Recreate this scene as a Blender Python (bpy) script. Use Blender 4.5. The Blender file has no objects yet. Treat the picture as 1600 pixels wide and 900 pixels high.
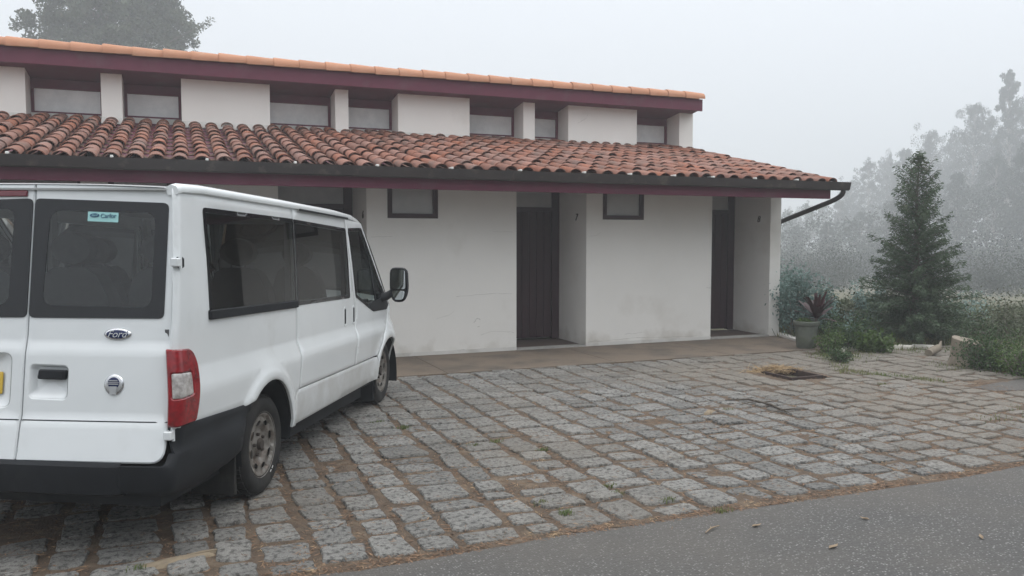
import bpy, math, random
import numpy as np
from mathutils import Vector, Matrix, geometry as mgeo
random.seed(7); rng = np.random.default_rng(7)
SC = bpy.context.scene; COL = SC.collection
PI = math.pi
# ------------------------------------------------------------------ camera
FPX = 1266.0; CAMH = 1.65; YAW = math.radians(22.2); PITCH = math.radians(-3.5)
cam_d = bpy.data.cameras.new('camera'); cam = bpy.data.objects.new('camera', cam_d); COL.objects.link(cam)
cam_d.sensor_width = 36; cam_d.lens = FPX/1600*36; cam_d.clip_end = 2000; cam_d.clip_start = .05
cam.location = (0, 0, CAMH); cam.rotation_euler = (PI/2+PITCH, 0, -YAW); SC.camera = cam
FW = np.array([math.sin(YAW)*math.cos(PITCH), math.cos(YAW)*math.cos(PITCH), math.sin(PITCH)])
RT = np.array([math.cos(YAW), -math.sin(YAW), 0]); UP = np.cross(RT, FW); CC = np.array([0, 0, CAMH])
def proj(p):
    q = np.asarray(p)-CC; z = q@FW
    return 800+FPX*(q@RT)/z, 450-FPX*(q@UP)/z, z
def at(u, D, z=0.0):      # point at horizontal distance D in the bearing of photo column u
    d = FW+RT*(u-800)/FPX; d = np.array([d[0], d[1]]); d /= np.linalg.norm(d)
    return Vector((d[0]*D, d[1]*D, z))
# ------------------------------------------------------------------ render / world / sun
SC.view_settings.view_transform = 'Standard'; SC.view_settings.look = 'None'
SC.view_settings.exposure = -0.04; SC.view_settings.gamma = 1
try:
    SC.cycles.volume_bounces = 3; SC.cycles.max_bounces = 8; SC.cycles.transparent_max_bounces = 16
except Exception: pass
SUN_EL, SUN_AZ = math.radians(58), math.radians(120)      # azimuth clockwise from +Y
w = bpy.data.worlds.new('World'); SC.world = w; w.use_nodes = True
nt = w.node_tree; nt.nodes.clear()
def nn(nt, t, **k):
    n = nt.nodes.new(t)
    for a, v in k.items(): setattr(n, a, v)
    return n
out = nn(nt, 'ShaderNodeOutputWorld'); bg = nn(nt, 'ShaderNodeBackground'); bg2 = nn(nt, 'ShaderNodeBackground'); add = nn(nt, 'ShaderNodeAddShader')
sky = nn(nt, 'ShaderNodeTexSky', sky_type='NISHITA'); sky.sun_disc = False; sky.sun_elevation = SUN_EL; sky.sun_rotation = SUN_AZ
hs = nn(nt, 'ShaderNodeHueSaturation'); hs.inputs['Saturation'].default_value = .25
nt.links.new(sky.outputs[0], hs.inputs['Color']); nt.links.new(hs.outputs[0], bg.inputs[0]); bg.inputs[1].default_value = .05
tc = nn(nt, 'ShaderNodeTexCoord'); sx = nn(nt, 'ShaderNodeSeparateXYZ'); cr = nn(nt, 'ShaderNodeValToRGB')
nt.links.new(tc.outputs['Generated'], sx.inputs[0]); nt.links.new(sx.outputs['Z'], cr.inputs[0]); nt.links.new(cr.outputs[0], bg2.inputs[0])
e = cr.color_ramp.elements; e[0].position = 0; e[0].color = (.315, .335, .36, 1); e[1].position = 1; e[1].color = (1.55, 1.56, 1.58, 1)
for ps, c in ((.12, (.395, .415, .445, 1)), (.33, (.50, .525, .56, 1)), (.6, (.92, .94, .97, 1))):
    q = e.new(ps); q.color = c
bg2.inputs[1].default_value = 1.72
nt.links.new(bg.outputs[0], add.inputs[0]); nt.links.new(bg2.outputs[0], add.inputs[1]); nt.links.new(add.outputs[0], out.inputs[0])
sd = bpy.data.lights.new('sun', 'SUN'); so = bpy.data.objects.new('sun', sd); COL.objects.link(so)
sd.energy = .5; sd.angle = math.radians(25); sd.color = (1, .97, .92)
so.rotation_euler = Vector((math.sin(SUN_AZ)*math.cos(SUN_EL), math.cos(SUN_AZ)*math.cos(SUN_EL), math.sin(SUN_EL))).to_track_quat('Z', 'Y').to_euler()

# ------------------------------------------------------------------ materials
M = {}
def mat(name, col, rough=.7, col2=None, scale=8, detail=4, bump=0, bscale=60, metal=0, spec=.5, coat=0, dirt=None, dscale=1.5, dlo=.5, dhi=.75, rnd=0, sat=0, bdist=.01, stretch=None, tr=0):
    m = bpy.data.materials.new(name); m.use_nodes = True; t = m.node_tree; N = t.nodes; L = t.links
    b = N['Principled BSDF']; b.inputs['Roughness'].default_value = rough; b.inputs['Metallic'].default_value = metal
    b.inputs['Specular IOR Level'].default_value = spec; b.inputs['Coat Weight'].default_value = coat
    g = N.new('ShaderNodeNewGeometry'); pos = g.outputs['Position']
    if stretch:
        mp = N.new('ShaderNodeMapping'); mp.inputs['Scale'].default_value = stretch; L.new(pos, mp.inputs[0]); pos = mp.outputs[0]
    c = N.new('ShaderNodeRGB'); c.outputs[0].default_value = (*col, 1); cur = c.outputs[0]
    def noise(s, d=detail, r=.6):
        n = N.new('ShaderNodeTexNoise'); n.inputs['Scale'].default_value = s; n.inputs['Detail'].default_value = d; n.inputs['Roughness'].default_value = r
        L.new(pos, n.inputs['Vector']); return n.outputs['Fac']
    def ramp(f, a, bb):
        r = N.new('ShaderNodeMapRange'); r.inputs['From Min'].default_value = a; r.inputs['From Max'].default_value = bb; L.new(f, r.inputs['Value']); return r.outputs[0]
    def mix(f, a, bb):
        x = N.new('ShaderNodeMix'); x.data_type = 'RGBA'; L.new(f, x.inputs[0]); L.new(a, x.inputs[6])
        if isinstance(bb, tuple): x.inputs[7].default_value = (*bb, 1)
        else: L.new(bb, x.inputs[7])
        return x.outputs[2]
    if col2: cur = mix(ramp(noise(scale), .3, .7), cur, col2)
    if dirt: cur = mix(ramp(noise(dscale, 6), dlo, dhi), cur, dirt)
    if rnd or sat:
        oi = N.new('ShaderNodeObjectInfo'); av = N.new('ShaderNodeAttribute'); av.attribute_name = 'rnd'
        ad = N.new('ShaderNodeMath'); ad.operation = 'ADD'; L.new(oi.outputs['Random'], ad.inputs[0]); L.new(av.outputs['Fac'], ad.inputs[1])
        fr = N.new('ShaderNodeMath'); fr.operation = 'FRACT'; L.new(ad.outputs[0], fr.inputs[0])
        h = N.new('ShaderNodeHueSaturation'); mr = N.new('ShaderNodeMapRange'); mr.inputs['To Min'].default_value = 1-rnd; mr.inputs['To Max'].default_value = 1+rnd
        L.new(fr.outputs[0], mr.inputs['Value']); L.new(mr.outputs[0], h.inputs['Value']); L.new(cur, h.inputs['Color'])
        if sat:
            m7 = N.new('ShaderNodeMath'); m7.operation = 'MULTIPLY'; m7.inputs[1].default_value = 7.3; L.new(fr.outputs[0], m7.inputs[0])
            f2 = N.new('ShaderNodeMath'); f2.operation = 'FRACT'; L.new(m7.outputs[0], f2.inputs[0])
            m2 = N.new('ShaderNodeMapRange'); m2.inputs['To Min'].default_value = 1-sat; m2.inputs['To Max'].default_value = 1+sat*.6
            L.new(f2.outputs[0], m2.inputs['Value']); L.new(m2.outputs[0], h.inputs['Saturation'])
        cur = h.outputs[0]
    L.new(cur, b.inputs['Base Color'])
    if bump:
        bn = N.new('ShaderNodeBump'); bn.inputs['Strength'].default_value = bump; bn.inputs['Distance'].default_value = bdist
        L.new(noise(bscale, 5, .65), bn.inputs['Height']); L.new(bn.outputs[0], b.inputs['Normal'])
    if tr:
        tl = N.new('ShaderNodeBsdfTranslucent'); L.new(cur, tl.inputs[0]); ms = N.new('ShaderNodeMixShader'); ms.inputs[0].default_value = tr
        L.new(b.outputs[0], ms.inputs[1]); L.new(tl.outputs[0], ms.inputs[2]); L.new(ms.outputs[0], N['Material Output'].inputs[0])
    M[name] = m; return m
mat('plaster', (.80, .785, .75), .9, (.76, .745, .71), 1.3, 5, .25, 22, dirt=(.62, .59, .54), dscale=.9, dlo=.56, dhi=.85, bdist=.006)
mat('plaster_dirty', (.66, .65, .62), .9, (.60, .59, .56), 2.5, 5, .3, 22, dirt=(.38, .36, .32), dscale=3.0, dlo=.5, dhi=.8, bdist=.006)
mat('crack', (.36, .35, .32), .9)
mat('maroon', (.105, .011, .036), .6, (.13, .017, .045), 2.5, 4, .05, 30, dirt=(.13, .075, .085), dscale=2.2, dlo=.55, dhi=.9)
mat('door_wood', (.026, .004, .009), .6, (.036, .006, .012), 6, 4, .15, 40, stretch=(1, 1, .1))
mat('window_wood', (.030, .008, .014), .5, (.04, .012, .018), 6)
mat('gutter_metal', (.030, .024, .025), .42, (.045, .036, .034), 3, 5, dirt=(.13, .11, .09), dscale=5, dlo=.58, dhi=.8)
mat('blind_glass', (.72, .73, .73), .14, (.82, .83, .82), 6, 7, spec=.6, dirt=(.60, .62, .63), dscale=2, dlo=.45, dhi=.7)
mat('blind_shaded', (.40, .40, .40), .16, (.47, .47, .46), 4, 6, spec=.6)  # lower panes and transoms: their shade is put into the blind colour
mat('bracket', (.75, .75, .72), .5)
mat('tile', (.27, .108, .066), .85, (.18, .078, .054), 7, 5, .4, 50, dirt=(.12, .08, .062), dscale=3, dlo=.48, dhi=.76, rnd=.22, sat=.2)
mat('pan', (.20, .085, .055), .85, (.11, .065, .048), 6, 5, .3, 50, dirt=(.075, .06, .05), dscale=4, dlo=.45, dhi=.7, rnd=.2)
mat('new_tile', (.50, .245, .145), .75, (.46, .215, .12), 5, 4, .15, 50, dirt=(.50, .30, .20), dscale=3, dlo=.55, dhi=.85, rnd=.08)
mat('aggregate', (.25, .195, .145), .85, (.085, .068, .052), 95, 3, .6, 110, dirt=(.075, .064, .053), dscale=1.5, dlo=.46, dhi=.72, bdist=.006)
mat('sill_stone', (.36, .35, .33), .85, (.28, .27, .25), 20, 4, .2, 80)
mat('mat_floor', (.10, .07, .055), .95, (.07, .05, .04), 60, 3, .3, 200)
mat('concrete', (.14, .15, .125), .9, (.085, .10, .08), 9, 5, .6, 40, dirt=(.10, .12, .075), dscale=6, dlo=.5, dhi=.75)
mat('soil', (.130, .090, .060), .95, (.078, .058, .042), 16, 6, .9, 70, dirt=(.21, .16, .11), dscale=5, dlo=.5, dhi=.75, bdist=.02)
mat('litter', (.24, .15, .09), .9, (.12, .072, .046), 30, 3, dirt=(.36, .26, .15), dscale=6, dlo=.55, dhi=.7, rnd=.45)
mat('straw', (.42, .31, .18), .9, (.32, .22, .12), 20, 3, rnd=.25)
mat('sand', (.27, .215, .145), .95, (.21, .17, .12), 12, 5, .5, 90)
mat('dark_iron', (.06, .035, .028), .8, (.03, .02, .018), 15, 4, .4, 60)
mat('stick', (.055, .045, .038), .9, (.09, .07, .05), 30)
mat('dry_wood', (.30, .23, .155), .9, (.2, .15, .1), 15)
# van
mat('van_paint', (.69, .72, .73), .22, (.65, .68, .69), 2, 4, coat=.4, dirt=(.54, .555, .55), dscale=2.3, dlo=.55, dhi=.9)
mat('van_sill_dirt', (.58, .60, .605), .4, (.48, .49, .485), 6, 4, coat=.2, dirt=(.42, .42, .40), dscale=4, dlo=.45, dhi=.8)
mat('black_plastic', (.009, .0105, .013), .62, (.014, .016, .019), 5, 5, .08, 250, spec=.22, dirt=(.04, .04, .038), dscale=3, dlo=.58, dhi=.9)
mat('rubber', (.015, .015, .015), .8, spec=.25, col2=(.022, .022, .021), scale=8, detail=5, bump=.2, bscale=100, dirt=(.055, .052, .047), dscale=5, dlo=.5, dhi=.8)
mat('frit', (.008, .009, .011), .08, spec=.45)
mat('steel', (.25, .24, .22), .5, (.16, .148, .132), 12, 5, metal=.5, dirt=(.11, .08, .06), dscale=14, dlo=.45, dhi=.68)
mat('brake', (.05, .038, .03), .8, (.03, .025, .02), 15)
mat('chrome', (.62, .63, .65), .18, metal=1)
mat('badge_blue', (.012, .02, .075), .25)
mat('badge_silver', (.50, .51, .52), .3, metal=.7)
mat('lamp_red', (.26, .004, .010), .12, (.13, .003, .006), 25, 2, .12, 90, coat=.35, spec=.5)
mat('lamp_clear', (.52, .50, .48), .08, (.22, .20, .19), 28, 3, .4, 60, coat=1, spec=.8)
mat('brake_red', (.12, .012, .022), .2, coat=.6)
mat('seat_cloth', (.085, .09, .095), .95, (.11, .115, .12), 20)
mat('liner', (.09, .092, .095), .9)
mat('liner_grey', (.36, .37, .37), .9)
mat('plate_yellow', (.60, .40, .05), .4)
mat('plate_black', (.02, .02, .02), .5)
mat('sticker', (.30, .56, .56), .35)
mat('sticker_ink', (.02, .08, .16), .4)
mat('mirror_glass', (.55, .58, .6), .03, metal=1)
mat('lens', (.6, .62, .64), .1, coat=1)
# plants
mat('bark', (.16, .14, .12), .95, (.10, .085, .07), 8, 5, .4, 20)
mat('pale_bark', (.34, .32, .29), .9, (.22, .2, .18), 2, 5, stretch=(1, 1, .2))
mat('leaf_gum', (.05, .062, .05), .6, (.042, .052, .043), .6, 3, rnd=.06, tr=.5)
mat('leaf_tree', (.075, .095, .05), .6, (.05, .068, .04), 1.2, 3, rnd=.25, tr=.25)
mat('leaf_conifer', (.058, .094, .050), .7, (.08, .118, .064), 3, 3, dirt=(.12, .085, .05), dscale=2.2, dlo=.62, dhi=.75, rnd=.25, tr=.15)
mat('leaf_blue', (.20, .30, .275), .5, (.10, .165, .14), 5, 3, rnd=.3, tr=.2)
mat('leaf_green', (.045, .088, .026), .6, (.035, .068, .024), 6, 3, rnd=.35, tr=.25)
mat('leaf_bright', (.085, .14, .032), .6, (.055, .10, .025), 6, 3, rnd=.3, tr=.3)
mat('leaf_dull', (.065, .095, .045), .65, (.085, .09, .05), 1.5, 3, rnd=.3, tr=.2)
mat('leaf_purple', (.035, .006, .010), .5, (.04, .012, .012), 9, 3, rnd=.3)
mat('grass', (.11, .17, .05), .7, (.20, .19, .085), 2, 4, rnd=.35, tr=.25)
mat('stump_wood', (.27, .235, .185), .95, (.15, .125, .095), 10, 5, .5, 30, stretch=(1, 1, .25))
mat('pale_stone', (.55, .53, .48), .9, (.42, .40, .35), 12, 5, .4, 40)
mat('far_ground', (.10, .105, .06), .95, (.14, .12, .075), .6, 6, .6, 6, dirt=(.06, .07, .04), dscale=.2, bdist=.1)

def special_materials():
    # granite setts: speckled grey, dark blotches for pits, dusted brown
    m = mat('granite', (.25, .245, .228), .9, (.168, .166, .156), 7, 6, 1.0, 48, dirt=(.075, .073, .068), dscale=30, dlo=.49, dhi=.62, rnd=.2, bdist=.022)
    N = m.node_tree.nodes; L = m.node_tree.links; b = N['Principled BSDF']
    src = b.inputs['Base Color'].links[0].from_socket
    g = N.new('ShaderNodeNewGeometry'); n = N.new('ShaderNodeTexNoise'); n.inputs['Scale'].default_value = .55; n.inputs['Detail'].default_value = 5; L.new(g.outputs['Position'], n.inputs['Vector'])
    s = N.new('ShaderNodeSeparateXYZ'); L.new(g.outputs['Position'], s.inputs[0])
    r0 = N.new('ShaderNodeMapRange'); r0.inputs['From Min'].default_value = 4.5; r0.inputs['From Max'].default_value = 8; r0.inputs['To Max'].default_value = .34; L.new(s.outputs['X'], r0.inputs['Value'])
    ad = N.new('ShaderNodeMath'); ad.operation = 'ADD'; L.new(n.outputs['Fac'], ad.inputs[0]); L.new(r0.outputs[0], ad.inputs[1])
    r = N.new('ShaderNodeMapRange'); r.inputs['From Min'].default_value = .48; r.inputs['From Max'].default_value = .78; r.inputs['To Max'].default_value = .62; L.new(ad.outputs[0], r.inputs['Value'])
    x = N.new('ShaderNodeMix'); x.data_type = 'RGBA'; L.new(r.outputs[0], x.inputs[0]); L.new(src, x.inputs[6]); x.inputs[7].default_value = (.20, .172, .135, 1)
    n2 = N.new('ShaderNodeTexNoise'); n2.inputs['Scale'].default_value = 260; n2.inputs['Detail'].default_value = 2; L.new(g.outputs['Position'], n2.inputs['Vector'])
    r2 = N.new('ShaderNodeMapRange'); r2.inputs['From Min'].default_value = .3; r2.inputs['From Max'].default_value = .7; r2.inputs['To Min'].default_value = .62; r2.inputs['To Max'].default_value = 1.35; L.new(n2.outputs['Fac'], r2.inputs['Value'])
    mm = N.new('ShaderNodeVectorMath'); mm.operation = 'SCALE'; L.new(x.outputs[2], mm.inputs[0]); L.new(r2.outputs[0], mm.inputs['Scale']); L.new(mm.outputs[0], b.inputs['Base Color'])
    # asphalt: dark binder with pale chips
    m = bpy.data.materials.new('asphalt'); m.use_nodes = True; M['asphalt'] = m; N = m.node_tree.nodes; L = m.node_tree.links; b = N['Principled BSDF']
    g = N.new('ShaderNodeNewGeometry')
    v = N.new('ShaderNodeTexVoronoi'); v.inputs['Scale'].default_value = 78; L.new(g.outputs['Position'], v.inputs['Vector'])
    sv = N.new('ShaderNodeSeparateColor'); L.new(v.outputs['Color'], sv.inputs[0])
    cr = N.new('ShaderNodeValToRGB'); L.new(sv.outputs[0], cr.inputs[0]); e = cr.color_ramp.elements
    e[0].position = 0; e[0].color = (.042, .041, .039, 1); e[1].position = 1; e[1].color = (.30, .30, .29, 1)
    for p, c in ((.45, .058), (.72, .115), (.86, .22)):
        q = e.new(p); q.color = (c, c, c*.97, 1)
    dm = N.new('ShaderNodeMapRange'); dm.inputs['From Min'].default_value = .25; dm.inputs['From Max'].default_value = .5; L.new(v.outputs['Distance'], dm.inputs['Value'])
    x = N.new('ShaderNodeMix'); x.data_type = 'RGBA'; L.new(dm.outputs[0], x.inputs[0]); L.new(cr.outputs[0], x.inputs[6]); x.inputs[7].default_value = (.065, .063, .060, 1)
    n = N.new('ShaderNodeTexNoise'); n.inputs['Scale'].default_value = 1.3; n.inputs['Detail'].default_value = 8; L.new(g.outputs['Position'], n.inputs['Vector'])
    r = N.new('ShaderNodeMapRange'); r.inputs['From Min'].default_value = .40; r.inputs['From Max'].default_value = .72; r.inputs['To Max'].default_value = .5
    se = N.new('ShaderNodeSeparateXYZ'); L.new(g.outputs['Position'], se.inputs[0]); re_ = N.new('ShaderNodeMapRange'); re_.inputs['From Min'].default_value = 3.45; re_.inputs['From Max'].default_value = 4.0; re_.inputs['To Max'].default_value = .24; L.new(se.outputs['Y'], re_.inputs['Value'])
    ae = N.new('ShaderNodeMath'); ae.operation = 'ADD'; L.new(n.outputs['Fac'], ae.inputs[0]); L.new(re_.outputs[0], ae.inputs[1]); L.new(ae.outputs[0], r.inputs['Value'])
    y = N.new('ShaderNodeMix'); y.data_type = 'RGBA'; L.new(r.outputs[0], y.inputs[0]); L.new(x.outputs[2], y.inputs[6]); y.inputs[7].default_value = (.10, .09, .078, 1)
    L.new(y.outputs[2], b.inputs['Base Color']); b.inputs['Roughness'].default_value = .8
    bn = N.new('ShaderNodeBump'); bn.inputs['Strength'].default_value = .8; bn.inputs['Distance'].default_value = .006; bn.invert = True; L.new(v.outputs['Distance'], bn.inputs['Height']); L.new(bn.outputs[0], b.inputs['Normal'])
    # window glass: tint + fresnel reflection
    for nm, tint in (('glass_tint', (.50, .53, .53)), ('glass_clear', (.62, .68, .66)), ('glass_rear', (.78, .83, .82))):
        m = bpy.data.materials.new(nm); m.use_nodes = True; M[nm] = m; N = m.node_tree.nodes; L = m.node_tree.links; N.remove(N['Principled BSDF'])
        t = N.new('ShaderNodeBsdfTransparent'); t.inputs[0].default_value = (*tint, 1); gl = N.new('ShaderNodeBsdfGlossy'); gl.inputs['Roughness'].default_value = .02
        fr = N.new('ShaderNodeFresnel'); fr.inputs[0].default_value = 1.68; mx = N.new('ShaderNodeMixShader')
        L.new(fr.outputs[0], mx.inputs[0]); L.new(t.outputs[0], mx.inputs[1]); L.new(gl.outputs[0], mx.inputs[2]); L.new(mx.outputs[0], N['Material Output'].inputs[0])
special_materials()
def splash(nm):
    m = M[nm]; N = m.node_tree.nodes; L = m.node_tree.links; b = N['Principled BSDF']; src = b.inputs['Base Color'].links[0].from_socket
    g = N.new('ShaderNodeNewGeometry'); s = N.new('ShaderNodeSeparateXYZ'); L.new(g.outputs['Position'], s.inputs[0])
    n = N.new('ShaderNodeTexNoise'); n.inputs['Scale'].default_value = 3.5; n.inputs['Detail'].default_value = 7; L.new(g.outputs['Position'], n.inputs['Vector'])
    r = N.new('ShaderNodeMapRange'); r.inputs['From Min'].default_value = .42; r.inputs['From Max'].default_value = .0; r.inputs['To Min'].default_value = -.35; r.inputs['To Max'].default_value = .22; r.clamp = True; L.new(s.outputs['Z'], r.inputs['Value'])
    a = N.new('ShaderNodeMath'); a.operation = 'ADD'; L.new(n.outputs['Fac'], a.inputs[0]); L.new(r.outputs[0], a.inputs[1])
    q = N.new('ShaderNodeMapRange'); q.inputs['From Min'].default_value = .50; q.inputs['From Max'].default_value = .85; q.inputs['To Max'].default_value = .55; L.new(a.outputs[0], q.inputs['Value'])
    x = N.new('ShaderNodeMix'); x.data_type = 'RGBA'; L.new(q.outputs[0], x.inputs[0]); L.new(src, x.inputs[6]); x.inputs[7].default_value = (.42, .38, .32, 1); L.new(x.outputs[2], b.inputs['Base Color'])
splash('plaster'); splash('van_sill_dirt')

# ------------------------------------------------------------------ mesh helpers
def mesh_obj(name, V, F, m, parent=None, smooth=False, loc=None, rnd=None, crease=None):
    me = bpy.data.meshes.new(name); me.from_pydata([tuple(v) for v in V], [], F); me.materials.append(M[m] if isinstance(m, str) else m)
    if rnd is not None:
        a = me.attributes.new('rnd', 'FLOAT', 'FACE'); a.data.foreach_set('value', np.asarray(rnd, dtype=np.float32))
    if smooth: me.polygons.foreach_set('use_smooth', [True]*len(me.polygons))
    me.update(); o = bpy.data.objects.new(name, me); COL.objects.link(o)
    if parent: o.parent = parent
    if loc is not None: o.location = loc
    if smooth and crease:
        try: me.set_sharp_from_angle(angle=math.radians(crease))
        except Exception: pass
    return o
def share(name, me, parent=None, loc=(0, 0, 0), rot=(0, 0, 0), sc=(1, 1, 1)):
    o = bpy.data.objects.new(name, me); COL.objects.link(o); o.parent = parent; o.location = loc; o.rotation_euler = rot; o.scale = sc; return o
def tag(o, label=None, cat=None, group=None, kind=None):
    if label: o['label'] = label
    if cat: o['category'] = cat
    if group: o['group'] = group
    if kind: o['kind'] = kind
    return o
def empty(name, loc=(0, 0, 0), rz=0, **k):
    o = bpy.data.objects.new(name, None); o.empty_display_size = .2; COL.objects.link(o); o.location = loc; o.rotation_euler = (0, 0, rz); return tag(o, **k)
class MB:
    def __init__(s): s.V = []; s.F = []; s.R = []
    def add(s, V, F, r=0):
        n = len(s.V); s.V += [tuple(v) for v in V]; s.F += [tuple(i+n for i in f) for f in F]; s.R += [r]*len(F); return s
    def box(s, x0, x1, y0, y1, z0, z1, b=0):
        if b:
            V = []; F = []
            for z, i in ((z0, b), (z0+b, 0), (z1-b, 0), (z1, b)):
                V += [(x0+i, y0+b, z), (x0+b, y0+i, z), (x1-b, y0+i, z), (x1-i, y0+b, z), (x1-i, y1-b, z), (x1-b, y1-i, z), (x0+b, y1-i, z), (x0+i, y1-b, z)]
            for k in range(3):
                for j in range(8): F.append((k*8+j, k*8+(j+1) % 8, k*8+8+(j+1) % 8, k*8+8+j))
            F.append(tuple(range(7, -1, -1))); F.append(tuple(range(24, 32))); return s.add(V, F)
        V = [(x0, y0, z0), (x1, y0, z0), (x1, y1, z0), (x0, y1, z0), (x0, y0, z1), (x1, y0, z1), (x1, y1, z1), (x0, y1, z1)]
        return s.add(V, [(0, 3, 2, 1), (4, 5, 6, 7), (0, 1, 5, 4), (1, 2, 6, 5), (2, 3, 7, 6), (3, 0, 4, 7)])
    def tube(s, pts, rad, n=8, caps=True):
        pts = [Vector(p) for p in pts]; rad = rad if isinstance(rad, (list, tuple)) else [rad]*len(pts)
        V = []; F = []; ref = Vector((0, 0, 1))
        d0 = (pts[-1]-pts[0]).normalized()
        if abs(d0.z) > .9: ref = Vector((1, 0, 0))
        for i, p in enumerate(pts):
            d = (pts[min(i+1, len(pts)-1)]-pts[max(i-1, 0)]).normalized(); a = d.cross(ref).normalized(); c = a.cross(d)
            for k in range(n):
                t = 2*PI*k/n; V.append(p+(a*math.cos(t)+c*math.sin(t))*rad[i])
        for i in range(len(pts)-1):
            for k in range(n): F.append((i*n+k, i*n+(k+1) % n, (i+1)*n+(k+1) % n, (i+1)*n+k))
        if caps: F.append(tuple(range(n-1, -1, -1))); F.append(tuple(range((len(pts)-1)*n, len(pts)*n)))
        return s.add(V, F)
    def lathe(s, prof, n=24, axis='z', c=(0, 0, 0)):
        V = []; F = []
        for r, h in prof:
            for k in range(n):
                t = 2*PI*k/n; a, b = r*math.cos(t), r*math.sin(t)
                V.append((c[0]+a, c[1]+b, c[2]+h) if axis == 'z' else (c[0]+a, c[1]+h, c[2]+b))
        for i in range(len(prof)-1):
            for k in range(n): F.append((i*n+k, i*n+(k+1) % n, (i+1)*n+(k+1) % n, (i+1)*n+k))
        return s.add(V, F)
    def prism(s, poly, h0, h1, f):     # poly (u,v) extruded along third coordinate; f maps (u,v,h) to a point
        n = len(poly); V = [f(u, v, h0) for u, v in poly]+[f(u, v, h1) for u, v in poly]
        F = [(i, (i+1) % n, n+(i+1) % n, n+i) for i in range(n)]+[tuple(range(n-1, -1, -1)), tuple(range(n, 2*n))]
        return s.add(V, F)
    def build(s, name, m, parent=None, smooth=False, rnd=False, f=None, **k):
        V = [f(v) for v in s.V] if f else s.V
        return mesh_obj(name, V, s.F, m, parent, smooth, rnd=s.R if rnd else None, **k)

def quads_obj(name, Q, m, parent=None, loc=None, rnd=None, tri=False):
    Q = np.asarray(Q, dtype=np.float32); n, k = Q.shape[0], Q.shape[1]
    me = bpy.data.meshes.new(name); me.vertices.add(n*k); me.vertices.foreach_set('co', Q.reshape(-1)); me.loops.add(n*k)
    me.loops.foreach_set('vertex_index', np.arange(n*k, dtype=np.int32)); me.polygons.add(n); me.polygons.foreach_set('loop_start', np.arange(0, n*k, k, dtype=np.int32))
    me.update(calc_edges=True); me.materials.append(M[m]); a = me.attributes.new('rnd', 'FLOAT', 'FACE'); a.data.foreach_set('value', rng.random(n).astype(np.float32) if rnd is None else np.asarray(rnd, np.float32))
    o = bpy.data.objects.new(name, me); COL.objects.link(o)
    if parent: o.parent = parent
    if loc is not None: o.location = loc
    return o
def unit(a): return a/np.maximum(1e-9, np.linalg.norm(a, axis=-1, keepdims=True))
# ------------------------------------------------------------------ ground sheets
def ground_h(x, y):
    d = max(0, math.hypot(max(0, x-11, -8-x)*1.0, max(0, y-12)))
    return -.07-min(3.2, .045*d)+(.04*math.sin(x*1.3)*math.sin(y*.9) if d > .5 else 0)
def make_ground():
    xs = np.concatenate([np.linspace(-225, -12, 18), np.linspace(-9, 30, 60), np.linspace(36, 265, 24)])
    ys = np.concatenate([np.linspace(-70, -4, 8), np.linspace(0, 40, 50), np.linspace(46, 265, 24)])
    V = [(x, y, ground_h(x, y)) for y in ys for x in xs]; nx = len(xs)
    F = [(j*nx+i, j*nx+i+1, (j+1)*nx+i+1, (j+1)*nx+i) for j in range(len(ys)-1) for i in range(nx-1)]
    tag(mesh_obj('ground', V, F, 'far_ground', smooth=True), kind='structure')
    V = []; F = []; xs = np.linspace(-60, 60, 121); ys = [-4.5, -3, -1, 1, 2.5, 3.6, 3.9]
    rr = random.Random(3); edge = [4.0+rr.uniform(-.05, .035) for _ in xs]
    for j, y in enumerate(ys+[None]):
        for i, x in enumerate(xs):
            V.append((x, edge[i] if y is None else y, -.012 if y is None else .004))
    nx = len(xs); F = [(j*nx+i, j*nx+i+1, (j+1)*nx+i+1, (j+1)*nx+i) for j in range(len(ys)) for i in range(nx-1)]
    tag(mesh_obj('asphalt_road', V, F, 'asphalt', smooth=True), kind='structure')
make_ground()

TERR_Y = 9.42
def make_terrace():
    t = empty('terrace', (0, 0, 0), kind='structure')
    xs = [-9, -6.6, -4.2, -1.8, .6, 3.0, 5.35, 7.2, 9.12]
    for a, b in zip(xs[:-1], xs[1:]):     # cast slabs of exposed aggregate with open joints
        x1 = b-.008
        V = [(a, TERR_Y, .0), (x1, TERR_Y, .0), (x1 if b < 9 else 9.35, 11.02, .0), (a, 11.02, .0)]
        V2 = [(x, y, -.12) for x, y, z in V]
        mesh_obj('slab', V+V2, [(0, 1, 2, 3), (0, 4, 5, 1), (1, 5, 6, 2), (2, 6, 7, 3), (3, 7, 4, 0)], 'aggregate', t)
    MB().prism([(9.36, 11.0), (9.36, 11.25), (9.52, 11.25), (9.52, 11.0), (9.16, 10.02), (9.03, 10.02)], -.12, .035, lambda u, v, h: (u, v, h)).build('kerb', 'plaster', t)
make_terrace()

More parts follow.
